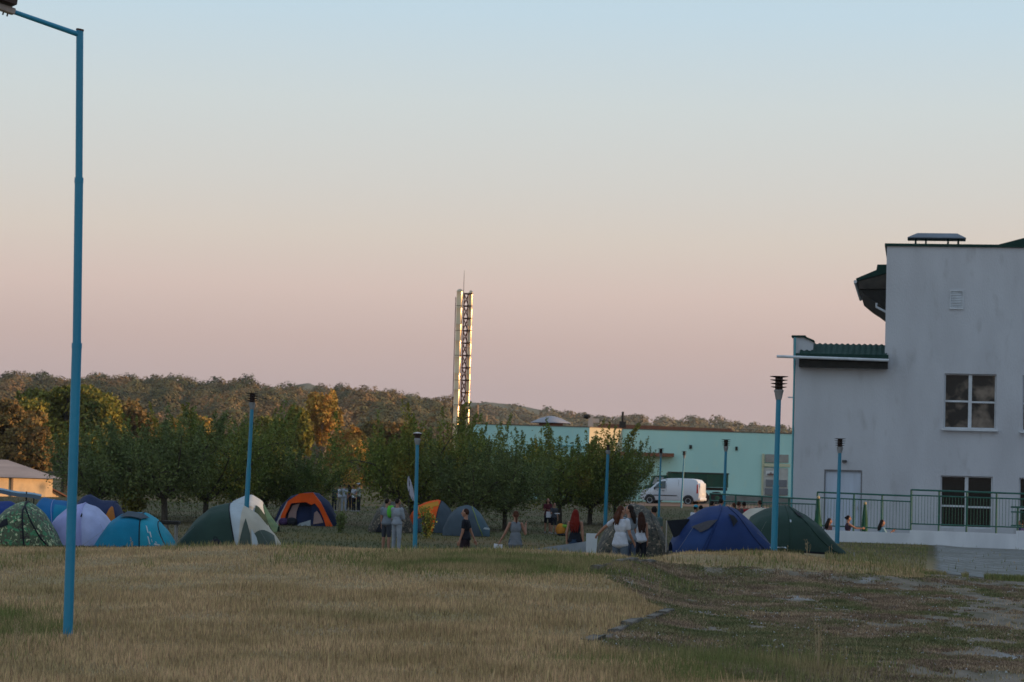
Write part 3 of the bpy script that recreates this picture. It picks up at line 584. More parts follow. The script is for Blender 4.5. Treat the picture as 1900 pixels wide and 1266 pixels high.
# eave of the rear wing seen in profile at the left of the main block
yo = 7.0
def q(px, py): return wp(px, py, yo)
MB().prism([q(1645, 491), q(1628, 491), q(1626, 501), q(1588, 517), q(1590, 521), q(1645, 507)], yo, yo + 9).build('rear_roof', DGREEN, wb, smooth=False)
MB().prism([q(1645, 508), q(1592, 522), q(1594, 536), q(1645, 536)], yo + .02, yo + 8.9).build('rear_eave', mat('weathered_board', (.07, .06, .05), (.04, .036, .03), 3, .9), wb, smooth=False)
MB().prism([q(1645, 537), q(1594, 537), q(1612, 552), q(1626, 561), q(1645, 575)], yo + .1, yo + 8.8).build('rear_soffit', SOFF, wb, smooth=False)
g0 = q(1587, 523); MB().tube([(g0[0], yo - .05, g0[1]), (g0[0], yo + 9.1, g0[1])], .07, 10).build('rear_gutter', PVC, wb)
pp = [q(1627, 563), q(1626, 570), q(1645, 580)]; MB().tube([(a, yo - .1, c) for a, c in pp], .05, 8).build('downpipe', PVC, wb)
# the rear wing itself
xq = q(1645, 560)[0]
# grille
g = op(1763, 1787, 540, 573); gb = MB(); gx, gz = (g[0] + g[1]) / 2, (g[2] + g[3]) / 2; gw, gh = g[1] - g[0], g[3] - g[2]
for s in (-1, 1): gb.box((gx + s * gw / 2, -.02, gz), (.04, .06, gh + .04)); gb.box((gx, -.021, gz + s * gh / 2), (gw + .04, .06, .04))
gr_ = gb.build('vent_grille', PVC, wb); sl = MB()
for i in range(11): sl.box((gx, -.012, g[2] + gh * (i + .5) / 11), (gw - .05, .03, gh / 18), Matrix.Rotation(R(-35), 3, 'X'))
sl.build('louvre', PVC, gr_)
# windows
def window(o, sill=True, curtain=False, name='window', mull=.5, trans=.5, lowpanel=0):  # curtain: use the panes with painted reflections
    a, c, e, f = o; wd, ht = c - a, f - e; fr = MB(); y = .16; th = .055
    fr.box(((a + c) / 2, y, e + th / 2), (wd, .07, th)); fr.box(((a + c) / 2, y, f - th / 2), (wd, .07, th * .6))
    fr.box((a + th / 2, y + .001, (e + f) / 2), (th * .8, .07, ht - .01)); fr.box((c - th / 2, y + .001, (e + f) / 2), (th * .8, .07, ht - .01))
    fr.box((a + wd * mull, y - .012, (e + f) / 2), (.13, .09, ht - .02)); zt_ = e + ht * trans
    fr.box((a + wd * mull / 2, y - .003, zt_), (wd * mull - .1, .075, .07)); fr.box((a + wd * (1 + mull) / 2, y - .003, zt_ - .02), (wd * (1 - mull) - .1, .075, .07))
    w_ = fr.build(name, PVC, wb)
    for (p0, p1) in ((a + .03, a + wd * mull - .03), (a + wd * mull + .03, c - .03)):
        for (q0, q1) in ((e + .03 + lowpanel, zt_), (zt_, f - .03)):
            MB().add([(p0, y + .02, q0), (p1, y + .02, q0), (p1, y + .02, q1), (p0, y + .02, q1)], [(0, 1, 2, 3)]).build('pane', GL2 if curtain else GLASS, w_, smooth=False)
    if sill: MB().box(((a + c) / 2, -.05, e - .045), (wd + .16, .24, .07)).build('sill', PVC, w_)
GL2 = mat('window_glass_reflect_curtain', (.014, .02, .02), (.21, .175, .14), 1.3, .15, contrast=(.44, .60), detail=3, spec=.25)  # warm patches paint reflections and hints of curtain into the glass colour
window(W1, curtain=True, trans=.50); window(W2, False, name='glazed_door', trans=.42); window(W3, curtain=True, trans=.5); window(W4, False, name='glazed_door', trans=.42); window(W5, trans=.5); window(W6, False, name='glazed_door', trans=.42)
a, c, e, f = D1
dr = MB().box(((a + c) / 2, .12, (e + f) / 2), (c - a - .1, .05, f - e - .06)).build('door', DOORM, wb)
MB().box((c - .16, .07, e + 1.05), (.03, .05, .14)).build('handle', mat('steel', (.4, .4, .4), metal=.9, rough=.4), dr)
fb = MB(); fb.box((a + .025, .09, (e + f) / 2), (.05, .12, f - e)); fb.box((c - .025, .09, (e + f) / 2), (.05, .12, f - e)); fb.box(((a + c) / 2, .088, f - .03), (c - a, .12, .06)); fb.build('frame', mat('dark_frame', (.20, .20, .21)), dr)
k_ = wp(1567, 856); MB().box((k_[0], -.1, k_[1]), (.18, .2, .09), bev=.03).build('wall_lamp', mat('lamp_grey', (.08, .08, .08)), wb)
k_ = wp(1466, 737); MB().box((k_[0], .3, k_[1]), (.2, .05, .05)).build('bracket', PVC, wb)
MB().tube([(-.05, .1, 0), (-.05, .1, wp(1471, 626)[1])], .04, 8).build('downpipe', mat('teal_pipe', (.10, .33, .38), rough=.5), wb)
# unseen plastered block, added right of the frame to shade the lawn
ow_ = thing('shade_block', 'unseen plain plastered block added right of the old yard for shade', 'building', (27, 24, -1.6), 0)
ab = MB().box((5.5, 15, 5.8), (11, 92, 11.6)); ab.build('wall', WALLM, ow_, smooth=False); MB().box((5.5, 15, 11.7), (11.4, 92.4, .2)).build('roof', DGREEN, ow_)
for i in range(9):
    for zz in (2.2, 5.6, 9.0): 
        w_ = MB().box((-.01, -24 + i * 9.5, zz), (.06, 2.0, 1.7)).build('window', PVC, ow_); MB().box((-.045, -24 + i * 9.5, zz), (.03, 1.8, 1.5)).build('pane', GLASS, w_)
# white retaining wall of the ramp
def wall_px(name, label, pts, d, th, m, cat='wall'):          # pts: px, top y, bottom y
    b = MB(); P = []
    top = []; bot = []
    for px, yt, yb, dd in pts:
        a = ray(px, yt, dd); c = ray(px, yb, dd); top.append(a); bot.append(Vector((a.x, a.y, min(c.z, a.z - .1))))
    n = len(top); bk = Vector((.05, th, 0)); vs = top + bot + [p + bk for p in top] + [p + bk for p in bot]; fs = []
    for i in range(n - 1):
        fs += [(i, i + 1, n + i + 1, n + i), (i, 2 * n + i, 2 * n + i + 1, i + 1), (2 * n + i, 3 * n + i, 3 * n + i + 1, 2 * n + i + 1), (n + i, n + i + 1, 3 * n + i + 1, 3 * n + i)]
    fs += [(0, n, 3 * n, 2 * n), (n - 1, 3 * n - 1, 4 * n - 1, 2 * n - 1)]
    o = b.add(vs, fs).build(name, m, smooth=False); tag(o, label, cat); return o
wall_px('ramp_wall', 'low white painted wall of the ramp, stepping up below the glazed door', [(1480, 981, 1024, 90.6), (1535, 984, 1022, 90), (1687.5, 990, 1022, 88.6), (1688, 984, 1022, 88.6), (1790, 987.5, 1024, 87.6), (1888, 991.5, 1026, 86.7)], 0, .25, WHITEP)
wall_px('ramp_wall', 'white end pier of the ramp wall at the right edge of the picture', [(1888.5, 985, 1020, 86.4), (1960, 986, 1026, 85.9)], 0, .5, WHITEP)
# landing behind the wall
MB().add([tuple(ray(1480, 992, 90.9)), tuple(ray(1690, 998, 88.9)), tuple(ray(2300, 1012, 85)), tuple(ray(2300, 1000, 94)), tuple(ray(1480, 989, 96.8))], [(0, 1, 2, 3, 4)]).build('pavement', mat('concrete', (.28, .28, .29), (.2, .2, .21), 2, .9), smooth=False)['kind'] = 'structure'
# green railings
RG = mat('green_rail_paint', (.014, .12, .085), (.02, .09, .07), 6, .5, spec=.4)
def railing(label, a, c, top, mid, bot, posts, nb, foot=.25):   # a, c = (px, d) ends; heights y px at both ends
    root = thing('railing', label, 'railing', ray(a[0], top[0], a[1]), 0, 'green railings in front of the pale building'); o = root.location
    def at(t, ys): p = ray(a[0], ys[0], a[1]); q_ = ray(c[0], ys[1], c[1]); return p.lerp(q_, t) - o
    for ys, nm, rr in ((top, 'handrail', .032), (mid, 'rail', .024), (bot, 'rail', .024)): MB().tube([at(0, ys), at(1, ys)], rr, 8).build(nm, RG, root)
    for t in posts: p = at(t, top); q_ = at(t, bot); q_.x = p.x; q_.y = p.y; MB().tube([p, q_ - Vector((0, 0, foot))], .034, 8).build('post', RG, root)
    bb = MB()
    for i in range(nb):
        t = (i + .5) / nb; p = at(t, mid); q_ = at(t, bot); q_.x = p.x; q_.y = p.y; bb.tube([p, q_], .008, 5)
    bb.build('balusters', RG, root)
railing('middle green railing in front of the white door', (1517, 93.5), (1690, 90.6), (913.5, 920.5), (923.5, 931), (975, 983), (0, .4, .7), 30)
railing('green railing before the glazed door, one step higher than its neighbour', (1691, 90.4), (1960, 86.2), (909, 918.5), (919, 928.5), (972, 981), (0, .2, .395, .60, .80, .99), 46)
railing('long green ramp railing behind the blue tent', (1318, 101), (1516, 94.5), (916, 927), (929, 936), (970, 975), (0, .25, .5, .75, 1), 34)
railing('short green rail by the right edge of the picture', (1876, 87.6), (1960, 86.6), (941, 943), (950, 952), (975, 977), (.15, .9), 12)
# slim green tapered stands
for px_, y0_, y1_, d_, lab in ((1517, 925, 988, 92.9, 'tall green tapered stand with a yellow knob at the railing corner'), (1604, 936, 990, 92.5, 'green tapered stand with a yellow knob beside the white door')):
    p = ray(px_, y1_, d_); h_ = ray(px_, y0_, d_).z - p.z; s_ = thing('ramp_stand', lab, 'stand', p)
    MB().lathe([(.20 if px_ == 1517 else .12, 0), (.10, h_ * .5), (.05, h_)], n=10).build('cone', mat('stand_green', (.015, .10, .05), (.02, .07, .04), 5), s_); MB().ell((0, 0, h_ + .03), (.06, .06, .07)).build('knob', mat('ochre_knob', (.45, .36, .2)), s_)
# ---------------------------------------------------------------- turquoise building
TM = plaster('turquoise_plaster', (.45, .73, .68), (.40, .67, .64), (.52, .72, .62), .5)
tb = thing('workshop_building', 'long flat turquoise building with a sunlit cream strip behind the orchard', 'building', (0, 0, 0))
BZ = -.9
def pp3(px, py, d): return ray(px, py, d)
A0, A1, B1, C1 = pp3(878, 787, 212), pp3(1094, 793, 208), pp3(1155, 796, 212.5), pp3(1700, 812, 210)
def wallseg(name, a, c, m, th=0, parent=tb):
    v = [a, c, Vector((c.x, c.y, BZ)), Vector((a.x, a.y, BZ))]; return MB().add(v, [(0, 1, 2, 3)]).build(name, m, parent, smooth=False)
SUNLIT = plaster('sunlit_plaster', (.55, .50, .36), (.50, .45, .33), (.45, .42, .3))  # sunlight on the turquoise wall, put into a cream base colour
wallseg('wall', A0, A1, TM); wallseg('wall', B1, C1, TM); wallseg('lit_wall', A1, B1, SUNLIT)
bk = [Vector((A0.x + 1, 236, A0.z)), Vector((C1.x, 236, C1.z))]
MB().add([A0, A1, B1, C1, bk[1], bk[0]], [(0, 1, 2, 3, 4, 5)]).build('roof', mat('flat_roof', (.10, .07, .055), (.07, .05, .04), 1), tb, smooth=False)
wallseg('side_wall', bk[0], A0, TM)
RUST = mat('rust_roof', (.20, .09, .055), (.13, .06, .04), 3, .9)
cp = MB()
for a, c in ((A0, A1), (A1, B1), (B1, C1)): cp.tube([a + Vector((0, -.02, .02)), c + Vector((0, -.02, .02))], .045, 4)
cp.build('coping', mat('coping_brown', (.14, .10, .08)), tb, smooth=False)
# darker band, canopy, vents, gate with a sign, hood on the roof
def tq(px, py, off=.06):                       # point on the right wall plane
    t_ = (px - 1155) / (1700 - 1155); d = 212.5 + (210 - 212.5) * t_ - off; return ray(px, py, d)
def panel(name, x0, x1, y0, y1, off, m, parent=tb, th=.1):
    a, c = tq(x0, y0, off), tq(x1, y1, off); return MB().box(((a.x + c.x) / 2, (a.y + c.y) / 2, (a.z + c.z) / 2), (abs(c.x - a.x), th, abs(a.z - c.z))).build(name, m, parent)
panel('canopy', 1150, 1250, 839, 848, .6, RUST, th=1.2)
panel('vent', 1279, 1284, 826, 833, .05, SOFF); panel('vent', 1364.5, 1368.5, 829, 836, .05, SOFF)
gt = panel('gate', 1417, 1466, 868, 921, .06, mat('gate_pale', (.50, .50, .47), (.38, .38, .36), 2)); 
panel('louvre_panel', 1420, 1463, 843, 859, .10, mat('louvre_brown', (.25, .17, .15), (.36, .42, .40), 14, stretch=(6, 6, .1)))
panel('frame', 1414, 1417, 842, 921, .10, mat('pale_yellow', (.55, .55, .38)), gt); panel('frame', 1417, 1466, 860, 867, .10, mat('pale_yellow', (.55, .55, .38)), gt)
panel('dark_panel', 1421, 1460, 890, 904, .14, mat('grey_panel', (.17, .18, .2)), gt); panel('dark_panel', 1419, 1462, 906, 919, .14, mat('grey_panel', (.17, .18, .2)), gt)
sg = panel('sign', 1421, 1440, 874, 884, .15, mat('sign_white', (.62, .64, .64)), gt)
e1 = tq(1430, 880, .27); MB().prism([(e1.x - .28, e1.z - .1), (e1.x + .36, e1.z - .1), (e1.x + .3, e1.z + .06), (e1.x + .1, e1.z + .05), (e1.x + .02, e1.z + .19), (e1.x - .1, e1.z + .05), (e1.x - .3, e1.z + .04)], e1.y - .02, e1.y + .02).build('emblem', mat('emblem_red', (.22, .09, .07), (.12, .13, .14), 5), sg, smooth=False)
pl = MB(); a = tq(1300, 925, .5); c = tq(1480, 925, .5); pl.box(((a.x + c.x) / 2, a.y, a.z - .2), (c.x - a.x, .6, 1.0)).build('plinth', mat('plinth_grey', (.2, .2, .19), (.15, .15, .14), 2), tb)
bd = MB(); a, c = ray(965, 825, 209), ray(1094, 829, 207.9); bd.tube([a, c], .08, 4).build('string_course', mat('teal_dark', (.12, .33, .35)), tb)
hd = MB(); hc = ray(1022, 788, 216); hd.lathe([(1.75, 0), (1.7, .05), (.9, .42), (.25, .6), (.02, .62)], (hc.x, hc.y, hc.z + .12), 14); hd.build('roof_hood', mat('grey_hood', (.30, .30, .33), rough=.6), tb)
MB().box((hc.x, hc.y, hc.z - .1), (2.0, 2.0, .55)).build('hood_base', RUST, tb)
# low rusty roof behind the parapet, antenna and stack
a, c = ray(1090, 792, 222), ray(1380, 800, 222)
MB().prism([(a.x, a.z - .6), (a.x + 1.2, a.z + .3), (c.x - 1.2, c.z + .15), (c.x, c.z - .6)], 222, 234).build('rear_roof', RUST, tb, smooth=False)
k_ = ray(1155, 795, 215); an = thing('antenna_mast', 'thin dark mast with a small box standing on the turquoise building roof', 'mast', (k_.x, k_.y, k_.z - .1)); MB().tube([(0, 0, 0), (0, 0, ray(1155, 762, 215).z - k_.z)], .10, 6).build('mast', SOFF, an); MB().box((0, 0, .42), (.55, .5, .5)).build('box', SOFF, an)
k_ = ray(1096, 794, 214); st = thing('roof_stack', 'pale short chimney on the turquoise building roof', 'chimney', (k_.x, k_.y, k_.z - .1)); hh = ray(1096, 768, 214).z - k_.z; MB().box((0, 0, hh / 2), (.42, .42, hh)).build('shaft', mat('stack_pale', (.5, .42, .36)), st); MB().ell((-.28, 0, hh - .15), (.38, .3, .22)).build('cowl', SOFF, st); MB().tube([(-.2, 0, hh - .12), (.1, 0, hh - .12)], .1, 8).build('elbow', SOFF, st)
MB().box((.45, 0, hh * .6), (.5, .3, .35)).build('side_box', mat('stack_pale', (.5, .42, .36)), st)
for px_, yt_ in ((885, 752), (902, 772)):
    k_ = ray(px_, 790, 226); o = MB().tube([(0, 0, -5), (0, 0, ray(px_, yt_, 226).z - k_.z)], .09, 6).build('wooden_pole', mat('lit_pole', (.35, .24, .16)), smooth=True); o.location = k_; tag(o, 'taller thin wooden pole behind the left end of the turquoise building' if px_ == 885 else 'shorter thin wooden pole behind the left end of the turquoise building', 'pole')
# ---------------------------------------------------------------- twin metal chimneys in a lattice
STEEL = mat('stainless', (.58, .45, .30), (.46, .35, .23), 1.2, .30, metal=1.0, stretch=(1, 1, .2))
LATT = mat('red_lattice', (.07, .025, .018), (.045, .018, .014), 3, .8)
cb = ray(852, 930, 218); ct = ray(852, 541, 218); chh = ct.z - cb.z; tw_ = thing('flue_tower', 'twin polished metal flues held by a red brown lattice mast', 'chimney', (xat(842.5, 218), 218, cb.z - .3))
for px_, top, rr, yy in ((850.5, 541, .27, 0), (871, 543, .175, .3)):
    x_ = (px_ - 850.5) / F * 218; zt_ = ray(px_, top, 218).z - tw_.location.z; pr = []; nseg = 13
    for i in range(nseg):
        z0 = zt_ * i / nseg; z1 = zt_ * (i + 1) / nseg; pr += [(rr, z0 + .04), (rr, z1 - .05), (rr * 1.07, z1 - .04), (rr * 1.07, z1)]
    pr += [(rr * .98, zt_ + .05), (rr * .6, zt_ + .18), (rr * .1, zt_ + .22)]
    MB().lathe(pr, (x_, yy, 0), 24).build('flue', STEEL, tw_, ang=50)
lt = MB(); zt_ = ray(861, 545, 218).z - tw_.location.z; LX = [(.38, -.15), (.38, .75), (.80, -.15), (.70, .75)]
lt.tube([(LX[0][0], LX[0][1] - .0, 0), (LX[0][0], LX[0][1], zt_)], .05, 5); lt.tube([(LX[1][0], LX[1][1], 0), (LX[1][0], LX[1][1], zt_)], .05, 5); lt.tube([(LX[3][0], LX[3][1], 0), (LX[3][0], LX[3][1], zt_)], .05, 5)
lt.tube([(-.34, .2, 0), (-.34, .2, zt_ - .3)], .035, 5)
nb_ = 17
for i in range(nb_):
    z0 = zt_ * i / nb_; z1 = zt_ * (i + 1) / nb_
    lt.tube([(.34, -.15, z1), (1.10, -.15, z1 + .02)], .05, 5); lt.tube([(.34, -.15, z0), (.78, .1, z1)], .05, 5); lt.tube([(.78, .3, z0), (.38, .6, z1)], .045, 5); lt.tube([(.34, -.15, z1), (.34, .75, z1)], .035, 5)
    lt.tube([(.34, .75, z1), (.95, .75, z1)], .035, 5)
lt.build('lattice_mast', LATT, tw_)
for i in range(1, nb_, 2):
    z1 = zt_ * (i + 1) / nb_ - .03
    for x_, yy, rr in ((0, 0, .285), ((870.5 - 850.5) / F * 218, .3, .185)): MB().lathe([(rr - .01, z1), (rr, z1 + .01), (rr, z1 + .04), (rr - .01, z1 + .05)], (x_, yy, 0), 18).build('clamp', LATT, tw_)
MB().tube([(.32, .3, zt_ - .4), (.32, .3, zt_ + (541 - 497) / F * 218)], [.03, .014], 5).build('lightning_rod', LATT, tw_)
# ---------------------------------------------------------------- pale shed at the left
sh = thing('shed', 'pale sunlit shed with a low pitched roof at the left edge', 'shed', (xat(98, 168), 168, -1.4), R(38))
SHW = mat('lime_wall', (.68, .50, .30), (.55, .40, .24), 1.5, .9, .3, 20, c3=(.48, .37, .25), s3=1.2, con3=(.52, .7)); SHR = mat('tin_roof', (.34, .27, .24), (.24, .19, .17), .8, .6, stretch=(.4, 1, 1), spec=.3)
s1 = 168 / F
ht = (905 - 886 + 26) * s1
zt_ = (hz(98) - 888) * s1 + 1.4
b = MB(); b.box((-6.2, 3.5, zt_ / 2), (12.4, 7, zt_)); b.build('wall', SHW, sh, smooth=False)
rf = MB(); rf.add([(-13, -.45, zt_ - .02), (.45, -.45, zt_ - .02), (.45, 7.4, zt_ - .02), (-13, 7.4, zt_ - .02), (-13, 3.5, zt_ + 1.15), (-1.6, 3.5, zt_ + 1.15)], [(0, 1, 5, 4), (1, 2, 5), (2, 3, 4, 5), (0, 3, 2, 1), (0, 4, 3)]); rf.build('roof', SHR, sh, smooth=False)
b = MB(); b.prism([(.01, 0), (2.2, 0), (2.2, zt_ - 1.75), (.01, zt_ - .75)], .3, 6).build('lean_to', SHW, sh, smooth=False)
MB().prism([(.0, zt_ - .72), (2.5, zt_ - 1.86), (2.5, zt_ - 1.78), (.0, zt_ - .64)], .0, 6.3).build('lean_to_roof', RUST, sh, smooth=False)
MB().box((-3.0, -.06, zt_ / 2), (.14, .12, zt_)).build('downpipe', mat('grey_pipe', (.2, .15, .11)), sh)
MB().box((1.35, .27, zt_ - 2.4), (.6, .06, .7)).build('window', PALEB, sh)
# ---------------------------------------------------------------- lamp posts
LB_ = mat('lamp_blue', (.018, .24, .36), (.016, .19, .31), 3, .35, .1, c3=(.10, .07, .05), s3=7, con3=(.66, .72), spec=.5, stretch=(1, 1, .3))
LDARK = mat('lamp_dark_metal', (.030, .018, .014), (.05, .025, .02), 6, .6); LWH = mat('lamp_collar', (.30, .30, .31), (.2, .2, .2), 6, .6)
LG_ = 'blue garden lamp posts with finned heads'
def lamp(px, ytop, d, ybase, label, hw=.18, lean=0, r=.055, fins=4, broken=False):
    zt = ray(px, ytop, d).z; pb = ray(ybase[0], ybase[1], d); x0 = ray(px, ytop, d).x; H = zt - pb.z
    root = thing('lamp_post', label, 'lamp post', pb, 0, LG_); dx = x0 - pb.x
    hh = hw * 2.0; zc = H - hh
    def X(z): return Vector((dx * z / H, 0, z))
    MB().tube([X(-.25), X(zc * .42), X(zc * .42), X(zc - .02)], [r * 1.12, r * 1.1, r * .92, r * .85], 12).build('pole', LB_, root)
    MB().lathe([(r * 1.0, -.12 * hw / .18), (r * 1.5, .03), (hw * .56, .30 * hw), (hw * .5, .42 * hw), (hw * .3, .5 * hw)], X(zc), 14).build('collar', LWH, root)
    hd_ = MB()
    if broken: hd_.lathe([(hw * .45, hw * .5), (hw * .5, hw * .9), (hw * .75, hw * 1.05), (hw * .8, hw * 1.25), (hw * .2, hw * 1.45)], X(zc), 14).build('head', LDARK, root); MB().lathe([(hw * .8, hw * 1.26), (hw * .82, hw * 1.36), (hw * .3, hw * 1.5), (.01, hw * 1.55)], X(zc), 14).build('lid', mat('lid_white', (.55, .5, .5)), root); return root
    hd_.lathe([(hw * .42, hw * .45), (hw * .42, hw * 1.8), (hw * .2, hw * 1.9)], X(zc), 12).build('head', LDARK, root)
    for i in range(fins):
        z = hw * (.72 + i * 1.15 / max(fins - 1, 1)); ro = hw * (.86 + .16 * i / max(fins - 1, 1))
        MB().lathe([(hw * .35, z - hw * .12), (ro, z), (ro, z + hw * .04), (hw * .35, z + hw * .03)], X(zc), 18).build('fin', LDARK, root)
    return root
lamp(1446, 697, 53, (1436, 1023), 'nearest blue lamp post with a finned head, in front of the blue tent', .19, r=.062)
lamp(1559, 813, 85, (1553.5, 995), 'lamp post in front of the white door of the pale building', .19, r=.07)
lamp(1347.5, 815, 104, (1342, 975), 'lamp post rising behind the blue tent, before the dark green truck', .19, r=.065)
lamp(1226.5, 832, 140, (1222.5, 952), 'lamp post seen against the white van door', .19, r=.055)
lamp(1270, 837, 165, (1264, 945), 'farthest thin lamp post, before the rear half of the white van', .18, r=.055)
lamp(1128.5, 825, 118, (1123, 968), 'lamp post standing among the orchard trees left of the white van', .17, r=.08, fins=2)
lamp(775, 797, 75, (769.5, 1024), 'lamp post with a broken head and pale lid beside the boy in grey', .17, r=.062, broken=True)
lamp(469, 729, 77, (457, 952), 'strongly leaning scuffed lamp post behind the green and white tents', .19, r=.066)
# tall pole with a bent arm and floodlight
pb = G(137, 28); tp = ray(148, 60, 28); tl = thing('street_light_pole', 'very tall blue pole with a slanting arm and dark lamp at the left', 'street light', pb)
o = pb; mid1 = ray(142.5, 642, 28) - o; mid2 = ray(146.5, 335, 28) - o; tt = tp - o; base = Vector((0, 0, -.2))
PB = mat('pole_blue', (.010, .235, .39), (.012, .20, .34), 1.2, .38, .12, 30, c3=(.045, .03, .025), s3=4.5, con3=(.69, .73), spec=.5, stretch=(1, 1, .5))
MB().tube([base, mid1 * .999], .054, 24).build('pole', PB, tl); MB().tube([mid1, mid1 + (mid2 - mid1) * .998], .047, 24).build('pole', PB, tl); MB().tube([mid2, tt + Vector((0, 0, .02))], .040, 24).build('pole', PB, tl)
for m_, r_ in ((mid1, .057), (mid2, .050)): MB().tube([m_ - Vector((0, 0, .03)), m_ + Vector((0, 0, .03))], [r_, r_], 24).build('weld_ring', PB, tl)
MB().tube([tt + Vector((0, 0, .015)), tt + Vector((.003, 0, .035))], .044, 20).build('cap', mat('rusty_cap', (.07, .04, .03), (.1, .05, .035), 20), tl)
ae = ray(22, 21, 27.6) - o; ar = tt - Vector((0, 0, .03)); MB().tube([ar, ae], [.030, .026], 16).build('arm', PB, tl)
lh = thing('x', '', ''); lh.name = 'lamp_head'; del lh['label']; del lh['category']; lh.parent = tl; dirv = (ae - ar).normalized(); lh.location = ae; lh.rotation_euler = dirv.to_track_quat('X', 'Z').to_euler()
MB().box((.12, 0, .0), (.30, .10, .07), bev=.015).build('clamp', mat('pale_clamp', (.40, .34, .32), (.3, .26, .25), 20, .6), lh)
b = MB(); prof = [(.0, .055), (.02, .24), (.62, .33), (.66, .12), (.6, .055)]
b.prism(prof, -.13, .13); b.build('housing', mat('dark_housing', (.035, .018, .016), (.05, .03, .025), 10, .5), lh, smooth=False)
b = MB()
for x_ in (.03, .08, .22): b.tube([(x_, -.03, -.035), (x_, -.03, -.065)], .009, 6)
b.build('bolt', mat('bolt_dark', (.1, .09, .09)), lh)
# kerb stones of the lawn
def kerbs(pts, label, n):
    for i in range(n):
        t0, t1 = i / n, (i + .93) / n; m_ = (t0 + t1) / 2; a = G(*pts[0]).lerp(G(*pts[1]), t0); c = G(*pts[0]).lerp(G(*pts[1]), t1)
        k = (a + c) / 2; L0 = (c - a).length; o = MB().box((0, 0, 0), (L0, .14, .14), bev=.02)
        rr = random.Random(i * 3 + n); o.v = [(v[0] + rr.uniform(-.012, .012), v[1] + rr.uniform(-.012, .012), v[2] + rr.uniform(-.012, .012)) for v in o.v]
        q_ = o.build('kerb_stone', mat('kerb_concrete', (.20, .17, .145), (.10, .09, .07), 5, .95, .6, 30, contrast=(.42, .6))); q_.location = (k.x, k.y, zg(k.x, k.y) + (-.005, -.035, -.015)[i % 3]); q_.rotation_euler = (0, -math.atan2(c.z - a.z, math.hypot(c.x - a.x, c.y - a.y)), math.atan2(c.y - a.y, c.x - a.x)); tag(q_, label, 'kerb stone', 'kerb stones along the lawn edge')
kerbs([(1096, 27.2), (1248, 33.2)], 'weathered kerb stone in the near row beside the dry lawn', 7)
kerbs([(1107, 39.8), (1214, 45.2)], 'weathered kerb stone in the far row beside the dry lawn', 6)
# ---------------------------------------------------------------- tents
class Loft:
    def __init__(s, pts, d, W0, seed=0, e=.85, endw=.35):      # pts: (px, top px y) silhouette along the tent, left to right
        cx = (pts[0][0] + pts[-1][0]) / 2; s.d = d; s.o = G(cx, d); s.cx = cx; X = []; Hh = []
        for px, py in pts: p = ray(px, py, d); X.append(p.x - s.o.x); Hh.append(max(p.z - zg(p.x, d) , .04))
        s.X = np.array(X); s.H = np.array(Hh); s.m = max(Hh); s.W0 = W0; s.e = e; s.endw = endw; s.seed = seed; s.x0 = X[0]; s.x1 = X[-1]
        t = np.linspace(X[0], X[-1], 97); h = np.interp(t, s.X, s.H); k = np.array([1, 2, 3, 2, 1.]); k /= k.sum(); hp = np.pad(h, 2, mode='edge'); s.t = t; s.h = np.convolve(hp, k, 'valid')
    def px(s, px): return ray(px, 950, s.d).x - s.o.x
    def S(s, x, a, off=0):
        H = float(np.interp(x, s.t, s.h)); W = s.W0 * (s.endw + (1 - s.endw) * min(1, H / s.m) ** .8)
        sag = 1 - .035 * math.sin(a * 4) ** 2 - .02 * noise.noise((x * 2.3, a * 2, s.seed))
        c, q_ = math.cos(a), max(math.sin(a), 0)
        return Vector((x, -(W * sag + off) * math.copysign(abs(c) ** .9, c), (H * sag + off) * q_ ** s.e))
    def zone(s, name, m, root, b0, b1, a0=0, a1=math.pi, off=0, nx=24, na=22):   # b: (x at the top, x at the base)
        P = []
        for j in range(na + 1):
            a = a0 + (a1 - a0) * j / na; k = 1 - math.sin(a); L0 = b0[0] + (b0[1] - b0[0]) * k; L1 = b1[0] + (b1[1] - b1[0]) * k
            P.append([s.S(L0 + (L1 - L0) * i / nx, a, off) for i in range(nx + 1)])
        return MB().sheet(P).build(name, m, root, ang=80)
    def quad(s, name, m, root, cs, off=.02, n=8):              # cs: four (px, height fraction) corners on the near side
        c = [(s.px(p), math.asin(max(min(f, 1), 0) ** (1 / s.e))) for p, f in cs]; P = []
        for j in range(n + 1):
            v = j / n; P.append([s.S(*[(c[0][k] * (1 - u) + c[1][k] * u) * (1 - v) + (c[3][k] * (1 - u) + c[2][k] * u) * v for k in (0, 1)], off) for u in [i / n for i in range(n + 1)]])
        return MB().sheet(P).build(name, m, root, ang=80)
    def seam(s, root, px, m, r=.014, name='pole_sleeve', b=None):
        x = s.px(px); xb = s.px(b) if b else x
        MB().tube([s.S(x + (xb - x) * (1 - math.sin(a)), a, .008) for a in [math.pi * i / 20 for i in range(21)]], r, 6).build(name, m, root)
TG = 'dome tents of the campsite'
def tent(label, L): return thing('tent', label, 'tent', L.o, 0, TG)
def guy(root, a, b): MB().tube([a, b], .0022, 4).build('guy_line', mat('cord', (.2, .2, .19)), root)
DK = fab('dark_green', (.030, .060, .048)); DKB = fab('black_trim', (.012, .014, .02), 0); WH = fab('white', (.50, .56, .60), .15); CR = fab('cream', (.55, .50, .41), .15)
NV = fab('navy', (.016, .028, .085)); RB = fab('royal_blue', (.018, .042, .145)); OR = fab('orange', (.85, .115, .015), .15); TL = fab('teal', (.008, .20, .34)); TLL = fab('light_teal', (.02, .30, .42)); SB = fab('sky_blue', (.012, .13, .33))
